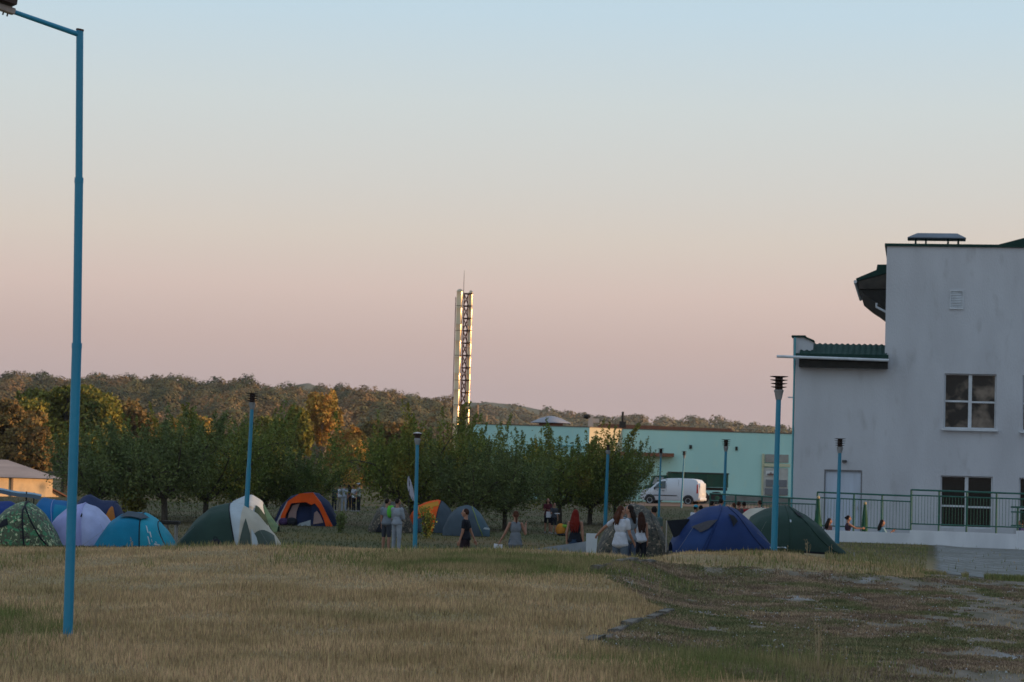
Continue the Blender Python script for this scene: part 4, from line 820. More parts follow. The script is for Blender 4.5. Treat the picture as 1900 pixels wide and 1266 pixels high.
LI = fab('lilac', (.40, .41, .72), .15); LI2 = fab('lilac_pale', (.48, .52, .78), .15); GR = fab('slate', (.06, .085, .11)); PK = fab('pinkish', (.36, .25, .24)); MESH = mat('mesh_grey', (.07, .065, .075), (.05, .05, .06), 30, .9)
CAM1 = camo('woodland_camouflage', [(.06, .085, .04), (.045, .20, .085), (.035, .022, .018), (.42, .46, .26)], 6); CAM2 = camo('brown_camouflage', [(.055, .045, .030), (.022, .026, .016), (.012, .010, .009), (.22, .17, .12)], 6)
def guys(t, l, xs_=(.2, .8)):
    for f in xs_:
        x = l.x0 + (l.x1 - l.x0) * f; a = l.S(x, .75, .02); b = Vector((x + (f - .5) * 1.6, -l.W0 - .75, .02)); guy(t, a, b); MB().tube([b - Vector((0, 0, .08)), b + Vector((0, 0, .06))], .012, 5).build('peg', mat('peg', (.3, .3, .3)), t)
# green tent with white band, left of centre
l = Loft([(326, 1014), (340, 996), (364, 963), (393, 941), (425, 933), (452, 937), (479, 954), (511, 993), (524, 1013)], 60, 1.05, 1); t = tent('long dark green tent with a white band and cream entrance, left of centre', l); P_ = l.px
l.zone('canopy', DK, t, (l.x0, l.x0), (P_(427), P_(449))); l.zone('band', WH, t, (P_(427), P_(449)), (P_(453), P_(452))); l.zone('vestibule', CR, t, (P_(453), P_(452)), (l.x1, l.x1))
l.quad('door_panel', fab('green_grey', (.075, .10, .085)), t, [(452, 0), (477, 0), (472, .50), (462, .78)]); l.quad('side_panel', fab('green_grey', (.075, .10, .085)), t, [(490, 0), (523, 0), (512, .97), (479, .52)], .015)
l.quad('door_flap', WH, t, [(478, 0), (493, 0), (484, .45), (474, .60)], .05); l.seam(t, 427, DKB, b=449); l.quad('skirt', DKB, t, [(331, 0), (448, 0), (446, .06), (336, .06)], .03); guys(t, l)
guy(t, l.S(l.x0 + .1, .2), Vector((l.x0 - .5, -1, .02)))
# green and white dome behind it
l = Loft([(408, 976), (416, 952), (432, 930), (456, 919), (468, 918), (486, 929), (500, 953), (517, 977)], 95, 1.1, 2); t = tent('pale front dome tent with green sides behind the leaning lamp post', l); P_ = l.px
l.zone('canopy', WH, t, (l.x0, l.x0), (P_(489), P_(511))); l.zone('side_panel', fab('mid_green', (.05, .12, .09)), t, (P_(489), P_(511)), (l.x1, l.x1)); l.quad('door', DK, t, [(474, 0), (505, 0), (497, .72), (478, .78)]); l.quad('awning', WH, t, [(450, .66), (478, .66), (474, .76), (457, .76)], .10); l.seam(t, 489, DK, b=511)
# orange and navy tent with open porch
l = Loft([(508, 976), (520, 940), (540, 920), (570, 914), (592, 915), (612, 932), (625, 958), (631, 977)], 106, 1.3, 3); t = tent('orange and navy dome tent with its porch wide open', l); P_ = l.px
l.zone('canopy', NV, t, (l.x0, l.x0), (l.x1, l.x1))
def flat(name, m, root, L, pts, y0, y1):
    pl = []
    for px, py in pts: r_ = ray(px, py, L.d + y0); pl.append((r_.x - L.o.x, max(r_.z - L.o.z, -.05)))
    return MB().prism(pl, y0, y1).build(name, m, root, smooth=False)
flat('porch', OR, t, l, [(516, 978), (522, 955), (534, 930), (556, 916), (580, 914), (594, 932), (603, 950), (617, 978), (605, 978), (600, 962), (592, 944), (584, 934), (577, 937), (568, 932), (540, 934), (530, 955), (524, 976)], -1.5, -1.1)
P2 = []
flat('dark_opening', fab('dark_navy', (.012, .014, .04)), t, l, [(522, 976), (532, 945), (545, 932), (570, 930), (590, 940), (602, 962), (606, 976)], -1.09, -1.06)  # dark sheet stands in for the shaded porch opening
flat('curtain', PK, t, l, [(531, 976), (536, 952), (543, 938), (556, 934), (550, 950), (548, 976)], -1.30, -1.27)
flat('mesh_door', NV, t, l, [(577, 977), (578, 940), (587, 936), (597, 950), (604, 977)], -1.40, -1.36); flat('mesh_window', PK, t, l, [(581, 973), (583, 952), (588, 948), (594, 956), (600, 970)], -1.44, -1.405)
flat('bedding', WH, t, l, [(549, 977), (556, 971), (567, 968), (576, 965), (576, 977)], -1.45, -1.32); flat('side_flap', WH, t, l, [(510, 976), (522, 950), (533, 929), (530, 944), (517, 975)], -1.34, -1.31)
for px_, m_, sc_ in ((541, DKB, .22), (526, fab('purple', (.06, .03, .09)), .2)):
    p = ray(px_, 976, 104.3); q_ = MB().ell((0, 0, sc_ * .7), (sc_ * 1.1, sc_ * .7, sc_ * .85), 10).build('rucksack', m_); MB().box((0, -sc_ * .62, sc_ * .5), (sc_ * 1.1, sc_ * .35, sc_ * .6), bev=.03).build('pocket', m_, q_); q_.location = (p.x, p.y, zg(p.x, p.y)); tag(q_, 'dark rucksack in the mouth of the orange tent' if px_ == 541 else 'purple rucksack at the left of the orange tent mouth', 'rucksack')
# brown camouflage tent behind the boys
l = Loft([(684, 978), (700, 946), (714, 931), (742, 931), (757, 951), (768, 978)], 98, 1.1, 4); t = tent('low brown camouflage tent behind the two standing boys', l); l.zone('canopy', CAM2, t, (l.x0, l.x0), (l.x1, l.x1)); l.quad('door', DKB, t, [(700, 0), (728, 0), (722, .5), (712, .5)]); l.seam(t, 724, DKB)
# orange and grey tent
l = Loft([(752, 980), (762, 955), (772, 940), (790, 932), (813, 926), (822, 930), (836, 945), (852, 980)], 99, 1.2, 5); t = tent('orange and slate grey tent right of the lamp post with the broken head', l); P_ = l.px
l.zone('vestibule', OR, t, (l.x0, l.x0), (P_(818), P_(806))); l.zone('canopy', GR, t, (P_(818), P_(806)), (l.x1, l.x1)); l.quad('door', GR, t, [(769, 0), (788, 0), (784, .52), (778, .52)]); l.quad('window', PK, t, [(788, .2), (797, .2), (790, .56), (784, .56)]); l.seam(t, 818, DKB, b=806); l.quad('lit_top_patch', fab('lit_amber', (.50, .22, .02)), t, [(776, .72), (815, .80), (813, .97), (782, .93)])  # patch on the roof paints the yellow-lit top of the orange fabric
# slate dome
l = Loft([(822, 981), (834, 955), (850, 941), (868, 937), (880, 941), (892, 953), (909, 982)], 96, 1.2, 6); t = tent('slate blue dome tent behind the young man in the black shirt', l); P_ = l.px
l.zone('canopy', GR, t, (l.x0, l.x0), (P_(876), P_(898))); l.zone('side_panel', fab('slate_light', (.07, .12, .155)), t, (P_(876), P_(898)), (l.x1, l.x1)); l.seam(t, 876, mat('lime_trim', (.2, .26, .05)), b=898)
flat('ground_sheet', WH, t, l, [(897, 982), (899, 979), (907, 980), (909, 983)], -1.2, -1.0)
# camouflage pyramid tent in front
l = Loft([(1107, 1022), (1124, 986), (1145, 958), (1168, 937), (1192, 933), (1219, 944), (1236, 975), (1252, 1020)], 62, 1.25, 7); t = tent('tall brown camouflage tent behind the three girls', l); l.zone('canopy', CAM2, t, (l.x0, l.x0), (l.x1, l.x1)); l.quad('door', DKB, t, [(1122, .05), (1150, .05), (1148, .3), (1128, .3)]); l.seam(t, 1206, CAM2, .025, b=1240); l.seam(t, 1178, CAM2, .02, b=1150)
# blue tent
l = Loft([(1244, 1022), (1254, 993), (1279, 961), (1306, 944), (1336, 938), (1363, 941), (1386, 957), (1409, 979), (1428, 1002), (1436, 1023)], 58, 1.35, 8); t = tent('big royal blue tent with dark mesh door flap at the right', l); P_ = l.px
l.zone('canopy', RB, t, (l.x0, l.x0), (l.x1, l.x1)); l.quad('entrance_panel', fab('blue_panel', (.024, .056, .175)), t, [(1256, .02), (1294, .02), (1316, .56), (1278, .72)], .012); l.quad('mesh_flap', MESH, t, [(1294, .50), (1308, .54), (1325, .70), (1277, .70)], .045); l.quad('vent', DKB, t, [(1353, .58), (1362, .70), (1355, .80), (1345, .83)], .03)
l.seam(t, 1336, RB, .02, b=1300); l.seam(t, 1350, NV, .012, b=1430); guys(t, l)
aw = []
for (px, py, dd) in ((1237, 966, 57.2), (1279, 963, 57.6), (1290, 955, 57.9), (1250, 998, 57.2)): aw.append(ray(px, py, dd) - l.o)
b = MB(); b.sheet([[aw[0], aw[1]], [aw[3], aw[1] + Vector((.02, -.05, -.25))]]); b.build('awning', DKB, t, smooth=False); MB().tube([aw[0], Vector((aw[0].x, aw[0].y, 0.0))], .012, 6).build('awning_pole', mat('steel'  , (.4, .4, .4)), t)
# green tent right of the post
l = Loft([(1376, 1022), (1390, 962), (1416, 945), (1443, 938), (1468, 940), (1496, 956), (1521, 977), (1546, 1006), (1564, 1024)], 61.5, 1.3, 9); t = tent('big dark green tent overlapping the blue one behind the nearest lamp post', l)
l.zone('canopy', DK, t, (l.x0, l.x0), (l.x1, l.x1)); l.quad('vent', DKB, t, [(1474, .83), (1486, .83), (1480, .93), (1468, .92)], .03); l.seam(t, 1456, DK, .02, b=1458); l.seam(t, 1462, DK, .016, b=1556); l.quad('label_patch', WH, t, [(1457, .66), (1460, .66), (1460, .71), (1457, .71)], .02); l.quad('skirt', DKB, t, [(1470, 0), (1562, 0), (1556, .06), (1470, .06)], .04); guys(t, l)
l = Loft([(1366, 1000), (1376, 958), (1390, 946), (1412, 942), (1440, 945), (1460, 1000)], 76, 1.0, 10); t = tent('cream tent mostly hidden behind the blue and dark green tents', l); l.zone('canopy', CR, t, (l.x0, l.x0), (l.x1, l.x1)); l.seam(t, 1412, CR)
# left cluster
l = Loft([(-25, 1022), (-12, 985), (8, 948), (30, 934), (45, 930), (60, 935), (80, 950), (100, 985), (112, 1021)], 59, 1.3, 11, .8); t = tent('green woodland camouflage dome tent at the left edge', l); l.zone('canopy', CAM1, t, (l.x0, l.x0), (l.x1, l.x1)); l.seam(t, 52, DKB, .02, b=66); l.seam(t, 50, DKB, .02, b=110); l.quad('door', DKB, t, [(14, .50), (34, .52), (30, .66), (20, .66)], .01); l.quad('ground_sheet', NV, t, [(-20, 0), (44, 0), (44, .05), (-20, .05)], .06)
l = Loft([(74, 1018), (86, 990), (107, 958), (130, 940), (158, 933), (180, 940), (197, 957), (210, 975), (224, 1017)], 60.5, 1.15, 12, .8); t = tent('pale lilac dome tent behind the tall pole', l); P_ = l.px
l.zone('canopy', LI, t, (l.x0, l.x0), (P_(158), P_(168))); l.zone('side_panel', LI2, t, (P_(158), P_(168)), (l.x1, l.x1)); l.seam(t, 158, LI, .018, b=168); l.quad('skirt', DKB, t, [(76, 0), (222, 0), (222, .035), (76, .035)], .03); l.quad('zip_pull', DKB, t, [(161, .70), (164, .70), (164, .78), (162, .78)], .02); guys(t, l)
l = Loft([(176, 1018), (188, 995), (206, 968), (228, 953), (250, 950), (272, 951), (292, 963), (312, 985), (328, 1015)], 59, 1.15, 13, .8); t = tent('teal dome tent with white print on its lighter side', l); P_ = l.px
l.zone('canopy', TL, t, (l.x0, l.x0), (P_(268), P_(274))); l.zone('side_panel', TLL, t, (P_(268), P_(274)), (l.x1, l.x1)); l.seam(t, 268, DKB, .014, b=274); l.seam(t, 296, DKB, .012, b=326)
l.quad('roof_flap', GR, t, [(228, .90), (272, .80), (284, .93), (240, .99)], .05); guys(t, l)
for cs in ([(281, .72), (283, .72), (288, .55), (286, .55)], [(288, .60), (291, .60), (294, .45), (292, .45)], [(286, .45), (288, .45), (293, .22), (291, .22)], [(293, .40), (294, .40), (296, .30), (295, .30)], [(298, .24), (308, .24), (309, .30), (300, .30)], [(300, .33), (303, .33), (303, .36), (300, .36)]): l.quad('print', WH, t, cs, .02, 3)
l = Loft([(56, 1000), (66, 940), (80, 922), (100, 926), (132, 932), (160, 965), (170, 1000)], 68, 1.2, 14); t = tent('bright blue tent peeking out between the camouflage and lilac tents', l); l.zone('canopy', SB, t, (l.x0, l.x0), (l.x1, l.x1)); l.seam(t, 100, LI, .006, b=118); l.quad('door', TL, t, [(112, .5), (140, .45), (132, .9), (108, .92)], .02)
l = Loft([(128, 1000), (142, 935), (155, 920), (168, 918), (190, 929), (214, 930), (224, 942), (240, 985)], 73, 1.2, 15); t = tent('navy tent with an orange door panel behind the lilac and teal tents', l); l.zone('canopy', NV, t, (l.x0, l.x0), (l.x1, l.x1)); l.quad('door_panel', fab('dull_orange', (.42, .15, .03)), t, [(202, .45), (228, .45), (216, .88), (213, .88)], .03); l.seam(t, 214, NV, .02, b=235)
l = Loft([(-60, 990), (-40, 950), (-10, 931), (20, 930), (36, 940), (50, 985)], 72, 1.0, 16); t = tent('dark blue tent at the left edge under the pale canopy', l); l.zone('canopy', fab('deep_blue', (.012, .04, .20)), t, (l.x0, l.x0), (l.x1, l.x1)); l.quad('door_panel', fab('dull_orange', (.42, .15, .03)), t, [(-10, .3), (18, .3), (14, .62), (-6, .62)], .02)
# pale canopy on poles
cn = thing('canopy', 'pale blue sheet canopy on thin poles behind the camouflage dome tent', 'canopy', G(20, 74)); o = cn.location
P = []
for j in range(7):
    row = []
    for i in range(13): px = -90 + 167 * i / 12; p = ray(px, 909 + (px + 0) * .155 if px > 0 else 909 + px * .02, 73 + j * .45); p.z += .015 * math.sin(i * 1.3) + .05 * (1 - abs(j - 3) / 3) ; row.append(p - o)
    P.append(row)
MB().sheet(P).build('sheet', fab('pale_blue', (.22, .38, .50), .1), cn); MB().sheet([[p - Vector((0, 0, .0)) for p in P[0]], [p - Vector((0, .3, .10)) for p in P[0]]]).build('underside_shade', GR, cn)  # slate strip along the front paints the shaded underside of the sheet
for i, j in ((4, 0), (10, 0), (4, 6), (11, 6)): p = P[j][i]; MB().tube([p + Vector((0, 0, .06)), Vector((p.x, p.y, 0))], .02, 6).build('pole', mat('dark_pole', (.04, .04, .04)), cn)
# bench, boards, wall, bag, litter, flag
p = G(322, 64); bn = thing('bench', 'dark topped table on pale legs between the teal and dark green tents', 'table', p); zt_ = ray(320, 970, 64).z - p.z
MB().box((-.02, 0, zt_), (.42, .5, .09), bev=.015).build('table_top', mat('dark_top', (.02, .018, .016)), bn)
for sx_ in (-.13, .11):
    for sy_ in (-.18, .18): MB().box((sx_, sy_, zt_ / 2 - .03), (.035, .035, zt_ - .05)).build('leg', mat('leg_grey', (.25, .24, .24)), bn)
wall_px('low_wall', 'low sloping white wall end rising behind the lawn crest at the red haired woman', [(975, 1021, 1040, 57), (1053, 1010, 1040, 57), (1092, 1004, 1040, 57)], 0, .35, mat('pale_wall', (.26, .29, .33), (.20, .23, .26), 3))
p = G(1099, 55.5); q_ = thing('display_board', 'plain white board leaning left of the camouflage tent', 'board', p); a = ray(1099, 990, 55.5).z - p.z
MB().prism([(-.10, 0), (.09, 0), (.14, a), (-.11, a)], -.03, .03).build('panel', mat('board_white', (.52, .56, .60), (.46, .5, .54), 3), q_, smooth=False); MB().tube([(0, .04, a * .8), (0, .35, 0)], .015, 6).build('strut', STEEL, q_)
p = ray(400, 1010, 58.6); q_ = thing('bag', 'black bag lying in front of the dark green tent', 'bag', (p.x, 58.6, zg(p.x, 58.6))); MB().ell((0, 0, .14), (.15, .1, .15), 10).build('body', DKB, q_); MB().tube([(-.06, 0, .26), (-.03, 0, .34), (.02, 0, .33), (.04, 0, .25)], .012, 5).build('strap', DKB, q_)
for i, (px_, w_) in enumerate(((337, .12), (357, .07), (376, .06), (1445, .16))):
    p = G(px_, 57.5 if px_ < 1000 else 56); b = MB(); P = [[(w_ * (a - 3) / 3 * (1 + .2 * random.random()), .1 * (c - 2) / 2, .03 + .05 * random.random()) for a in range(7)] for c in range(5)]; b.sheet(P); o = b.build('plastic_sheet', WH); o.location = p + Vector((0, 0, .03)); tag(o, ['largest scrap of white plastic by the left end of the dark green tent', 'white scrap on the grass under the dark green tent, second from its left end', 'small white scrap nearest the black bag', 'crumpled pale plastic at the foot of the nearest lamp post'][i], 'plastic sheet')
p = G(1042, 102); q_ = thing('toy', 'orange and lime green bag on the grass before the trees', 'bag', p); MB().ell((0, 0, .25), (.20, .14, .25), 10).build('body', cloth('orange_bag', (.55, .22, .03)), q_); MB().ell((.14, -.02, .38), (.16, .1, .08), 10).build('flap', cloth('lime_bag', (.20, .38, .05)), q_); MB().ell((.05, -.05, .05), (.2, .1, .06), 8).build('base', DKB, q_); q_.name = 'bag'
p = G(760, 98); q_ = thing('flag', 'white flag hanging limp from a thin pole behind the lamp post with the broken head', 'flag', p); tz = ray(759, 882, 98).z - p.z; MB().tube([(0, 0, -.1), (-.02, 0, tz)], .014, 6).build('pole', mat('dark_pole', (.04, .04, .04)), q_)
P = [[(-.02 + k * (.015 + .055 * math.sin(j / 9 * 3)) - .04 + .22 * (j / 9) ** 2, .03 * math.sin(k * 3 + j), tz - .04 - j * .105) for k in range(-1, 3)] for j in range(10)]; MB().sheet(P).build('cloth', fab('flag_white', (.50, .50, .58), .2), q_)
# ---------------------------------------------------------------- van
VW = mat('van_paint', (.62, .66, .72), rough=.3, spec=.5); RUB = mat('rubber', (.02, .02, .022), rough=.8); TRIM = mat('van_trim', (.03, .032, .036), rough=.5); VG = mat('van_glass', (.03, .05, .06), rough=.08, spec=.7)
vx = xat(1249, 176); van = thing('van', 'white panel van parked before the dark green truck', 'van', (vx, 176, 0)); van.location.z = ray(1290, 938.5, 175.5).z; van.rotation_euler = (0, 0, math.pi - R(21))
prof = [(-2.1, .42), (-2.13, .75), (-2.1, 1.2), (-2.0, 1.62), (-1.85, 1.78), (-1.5, 1.84), (-.6, 1.87), (.2, 1.84), (.62, 1.74), (.95, 1.55), (1.3, 1.22), (1.42, 1.14), (1.75, 1.06), (2.0, .92), (2.1, .7), (2.12, .42), (1.95, .3), (-1.95, .3)]
def tum(z): return 1 - .16 * max(0, (z - .95) / .9) ** 1.3
vs = []; ks = [(-.87, .045), (-.84, .01), (-.6, 0), (.6, 0), (.84, .01), (.87, .045)]; fs = []; n = len(prof)
for yk, ins_ in ks:
    for x, z in prof: vs.append((x * (1 - ins_ * .6), yk * tum(z), 1.05 + (z - 1.05) * (1 - ins_)))
for i in range(len(ks) - 1): fs += [(i * n + k, i * n + (k + 1) % n, (i + 1) * n + (k + 1) % n, (i + 1) * n + k) for k in range(n)]
fs += [tuple(range(n)), tuple(range(5 * n, 6 * n))[::-1]]
body = MB().add(vs, fs).build('body', VW, van, ang=50)
for s in (-1, 1):
    yy = s * .875
    def side(pts, name, m, off=.012, par=van):
        v = [(x, s * (.87 * tum(z) + off), z) for x, z in pts]; nn = len(v); v2 = [(x, y - s * .05, z) for x, y, z in v]
        return MB().add(v + v2, [tuple(range(nn)), tuple(range(nn, 2 * nn))[::-1]] + [(i, (i + 1) % nn, (i + 1) % nn + nn, i + nn) for i in range(nn)]).build(name, m, par, smooth=False)
    side([(.32, 1.13), (1.18, 1.16), (.88, 1.45), (.6, 1.62), (.32, 1.66)], 'side_window', VG)
    side([(-.55, .62), (1.15, .62), (1.15, .68), (-.55, .68)], 'rub_strip', TRIM, .02)
    side([(.38, .95), (.56, .95), (.56, .99), (.38, .99)], 'door_handle', TRIM, .03)
    side([(-2.06, .85), (-1.94, .85), (-1.93, 1.45), (-2.02, 1.45)], 'tail_light', mat('tail_red', (.45, .02, .015), rough=.3), .014)
    side([(.25, .42), (.262, .42), (.262, 1.72), (.25, 1.72)], 'door_gap', TRIM, .002); side([(-.62, .5), (-.608, .5), (-.608, 1.72), (-.62, 1.72)], 'door_gap', TRIM, .002)
    side([(1.72, .86), (2.02, .80), (1.92, .95), (1.70, 1.02)], 'headlight', mat('headlight', (.6, .62, .65), rough=.15), .01)
    MB().ell((1.05, s * .96, 1.12), (.07, .09, .1), 8).build('mirror', TRIM, van)
    for wx in (-1.35, 1.42):
        side([(wx + .40 * math.cos(a), .32 + .40 * math.sin(a)) for a in [math.pi * k / 12 - .12 for k in range(14)]], 'wheel_arch', TRIM, .008)
        rot = Matrix.Rotation(R(90), 4, 'X'); wh = MB(); wh.lathe([(.20, -.09), (.29, -.1), (.315, -.07), (.315, .07), (.29, .1), (.20, .09)], n=24); wh.v = [(v[0] + wx, v[2] + s * .80, v[1] + .315) for v in wh.v]; w_ = wh.build('wheel', RUB, van)
        rm = MB().lathe([(.02, .07), (.10, .075), (.19, .10), (.205, .08), (.205, -.05)], n=20); rm.v = [(v[0] + wx, s * (v[2] + .80), v[1] + .315) for v in rm.v]; rm.build('rim', mat('rim_grey', (.35, .36, .38), rough=.4, metal=.5), w_)
MB().add([(.68, -.60, 1.71), (.68, .60, 1.71), (1.32, .72, 1.215), (1.32, -.72, 1.215)], [(0, 1, 2, 3)]).build('windscreen', VG, van, smooth=False).location.x = .02
rd = MB().box((-2.135, .02, 1.0), (.02, 1.35, 1.1), bev=.01).build('rear_door', VW, van); MB().box((-2.15, .3, 1.3), (.02, .9, .05)).build('handle', VW, rd); MB().box((-2.15, 0, .8), (.015, .5, .12)).build('number_plate', mat('plate', (.7, .7, .68)), rd)
MB().box((-2.12, 0, .45), (.14, 1.6, .2), bev=.05).build('bumper', VW, van); MB().box((2.08, 0, .48), (.14, 1.6, .24), bev=.06).build('bumper', TRIM, van)
# ---------------------------------------------------------------- truck
tz = -.5; trk = thing('truck', 'dark green open truck parked behind the white van', 'truck', (0, 0, 0)); u_ = 192 / F
def tk(px, py): p = ray(px, py, 192); return p
GT = mat('truck_green', (.012, .075, .045), (.02, .06, .04), 2, .6, .1); a = tk(1240, 877); c = tk(1351, 903); trk.location = (a.x, 192, tk(1290, 935).z); o = trk.location
Lc = c.x - a.x; zt_ = a.z - o.z; zb_ = tk(1290, 903).z - o.z
MB().box((Lc / 2, 1.2, (zt_ + zb_) / 2), (Lc, 2.4, zt_ - zb_)).build('cargo_body', GT, trk)
rb = MB()
for i in range(4): rb = MB().box((Lc * (i / 3) * .98 + .04, -.03, (zt_ + zb_) / 2), (.09, .07, zt_ - zb_ + .05)); rb.build('rib', GT, trk)
MB().box((Lc / 2, -.02, zt_ - .42), (Lc, .04, .05)).build('side_rail', GT, trk); MB().box((Lc / 2, -.02, zt_ + .02), (Lc + .1, .1, .1)).build('top_rail', mat('truck_dark', (.03, .035, .03)), trk)
MB().box((Lc / 2 - .6, 1.2, zb_ - .14), (Lc + 1.2, 1.0, .22)).build('chassis', TRIM, trk)
cb_ = MB().prism([(-1.75, .55), (-1.75, 1.2), (-1.35, 1.35), (-1.05, 2.05), (-.1, 2.1), (-.1, .55)], .1, 2.3).build('cab', GT, trk, smooth=False); MB().prism([(-1.2, 1.4), (-.95, 1.95), (-.35, 1.95), (-.35, 1.4)], .06, .11).build('window', mat('cab_glass', (.3, .32, .33), rough=.2), cb_, smooth=False)
for wx in (-1.0, Lc - 1.9, Lc - .8):
    for yy in (.25, 2.15):
        wh = MB(); wh.lathe([(.25, -.14), (.45, -.15), (.48, -.1), (.48, .1), (.45, .15), (.25, .14)], n=20); wh.v = [(v[0] + wx, v[2] + yy, v[1] + .48) for v in wh.v]; w_ = wh.build('wheel', RUB, trk); rm = MB().lathe([(.05, .16), (.25, .13)], n=14); rm.v = [(v[0] + wx, yy + (v[2] if yy > 1 else -v[2]), v[1] + .48) for v in rm.v]; rm.build('rim', GT, w_)
rdm = mat('dirt_road', (.26, .15, .10), (.18, .11, .07), 1.2, .95)
P = [[(x, y, zg(x, y) + .03) for x in np.linspace(xat(1150, 176), xat(1420, 176), 26)] for y in np.linspace(168, 184, 9)]
tag(MB().sheet(P).build('road', rdm), kind='structure')
# ---------------------------------------------------------------- people
SKIN = mat('skin', (.36, .19, .13), (.30, .15, .10), 9, .6, spec=.3); HD = cloth('hair_dark', (.018, .012, .010)); HB = cloth('hair_brown', (.075, .028, .015)); HR = cloth('hair_red', (.15, .014, .009)); HM = cloth('hair_auburn', (.045, .02, .014)); EYE = mat('eye', (.03, .02, .02), rough=.2)
def bake(b, name, m, parent, vox, sm=2):
    me = bpy.data.meshes.new(name); me.from_pydata(b.v, [], b.f); me.update(); o = bpy.data.objects.new(name, me); col.objects.link(o)
    r_ = o.modifiers.new('r', 'REMESH'); r_.mode = 'VOXEL'; r_.voxel_size = vox; r_.use_smooth_shade = True
    if sm: s_ = o.modifiers.new('s', 'SMOOTH'); s_.iterations = sm; s_.factor = .5
    ev = o.evaluated_get(bpy.context.evaluated_depsgraph_get()); nm = bpy.data.meshes.new_from_object(ev); nm.materials.clear(); nm.materials.append(m); nm.name = name
    o.modifiers.clear(); o.data = nm; bpy.data.meshes.remove(me); o.parent = parent; nm.polygons.foreach_set('use_smooth', [True] * len(nm.polygons)); return o
V3 = Vector
def person(label, px, d, head_y, yaw=0, H=1.72, armL=((-.12, 0, -1), (-.05, .15, -1)), armR=((.12, 0, -1), (.05, .15, -1)), legL=((-.05, 0, -1), (-.02, -.05, -1)), legR=((.05, 0, -1), (.02, -.05, -1)),
           top=None, sleeve='short', bottom=None, bot='trousers', hair=HD, hairs='short', lean=(0, 0), headturn=0, fem=False, vox=.011, shoes=True, group=None, cat='person', tophem=0, skirt=None, zoff=None, band=None, hat=None):
    p = G(px, d)
    if head_y and zoff is None: H = min(max(ray(px, head_y, d).z - p.z, H * .90), H * 1.05)      # feet on the ground, head where the photo has it
    s = H / 1.72
    if zoff is not None: p.z = zoff
    root = thing('person', label, cat, p, yaw, group)
    n3 = lambda v: V3(v).normalized()
    hx = .085 * s; sxw = (.155 if fem else .18) * s; tL, sL, tR, sR = (n3(v) for pair in (legL, legR) for v in pair)
    hl = .43 * s; sl_ = .40 * s
    low = min(tL.z * hl + sL.z * sl_, tR.z * hl + sR.z * sl_); hipz = -low + .075 * s
    if head_y and zoff is None: root.location.z += 0
    hipc = V3((0, 0, hipz)); up = V3((lean[0], lean[1], 1)).normalized()
    wa = hipc + up * .14 * s; chst = hipc + up * .36 * s; nk = hipc + up * .55 * s; hdc = hipc + up * .55 * s + V3((0, .02, .145)) * s
    dz = H - (hdc.z + .118 * s)
    rotH = Matrix.Rotation(headturn, 3, 'Z')
    b = MB()
    # torso
    b.ell(hipc + up * .03 * s, (.155 * s, .105 * s, .12 * s)); b.ell(wa + up * .02 * s, ((.118 if fem else .135) * s, .088 * s, .14 * s)); b.ell(chst, ((.142 if fem else .165) * s, .10 * s, .17 * s)); b.ell(hipc + up * .475 * s, ((.13 if fem else .16) * s, .07 * s, .06 * s))
    b.cap(nk - up * .03 * s, nk + up * .07 * s, .056 * s, .050 * s)
    # head with nose, chin, ears
    b.ell(hdc, (.073 * s, .092 * s, .112 * s), 16, rotH); b.ell(hdc + rotH @ V3((0, .035, -.06)) * s, (.05 * s, .05 * s, .05 * s), 10); b.ell(hdc + rotH @ V3((0, .098, -.012)) * s, (.013 * s, .02 * s, .026 * s), 8)
    b.ell(hdc + rotH @ V3((0, .086, -.058)) * s, (.024 * s, .010 * s, .008 * s), 8)
    for q_ in (-1, 1): b.ell(hdc + rotH @ V3((q_ * .078, .0, -.01)) * s, (.012 * s, .02 * s, .03 * s), 8)
    sh_ = {}; jo = {}
    for k, (ua, fa) in ((-1, armL), (1, armR)):
        S_ = hipc + up * .475 * s + V3((k * sxw, 0, 0)); U = n3(ua); Fv = n3(fa); E = S_ + U * .285 * s; Wr = E + Fv * .245 * s; jo[k] = (S_, E, Wr, U, Fv)
        b.cap(S_, E, .050 * s if not fem else .042 * s, .037 * s); b.cap(E, Wr, .037 * s, .025 * s)
        # hand: palm, four fingers and a thumb
        sd_ = V3((0, 1, 0)) - Fv * Fv.y; sd_ = sd_.normalized() if sd_.length > .2 else (V3((0, 0, 1)) - Fv * Fv.z).normalized(); nn = Fv.cross(sd_) * k
        pm = Wr + Fv * .045 * s; b.cap(Wr, pm + sd_ * .012 * s, .024 * s, .024 * s); b.cap(Wr, pm - sd_ * .016 * s, .024 * s, .022 * s)
        for fi, (o_, l_) in enumerate(((.030, .068), (.010, .076), (-.010, .070), (-.029, .054))):
            r0 = Wr + Fv * .075 * s + sd_ * o_ * s; r1 = r0 + (Fv * .9 + nn * -.3) * l_ * .55 * s; r2 = r1 + (Fv * .7 - nn * .6) * l_ * .45 * s; b.cap(r0, r1, .0095 * s, .0088 * s, 6); b.cap(r1, r2, .0088 * s, .0075 * s, 6)
        r0 = Wr + Fv * .03 * s + sd_ * .024 * s; r1 = r0 + (Fv * .6 + sd_ * .7) * .035 * s; b.cap(r0, r1, .012 * s, .010 * s, 6); b.cap(r1, r1 + (Fv * .9 + sd_ * .2) * .028 * s, .010 * s, .008 * s, 6)
    lg = {}
    for k, T1, S1 in ((-1, tL, sL), (1, tR, sR)):
        hp = hipc + V3((k * hx, 0, 0)); kn = hp + T1 * hl; an = kn + S1 * sl_; lg[k] = (hp, kn, an); b.cap(hp, kn, .082 * s, .052 * s); b.cap(kn, kn.lerp(an, .35), .050 * s, .052 * s); b.cap(kn.lerp(an, .35), an, .052 * s, .034 * s); b.cap(an + V3((0, -.02, -.03)) * s, an + V3((0, .13, -.048)) * s, .036 * s, .026 * s)
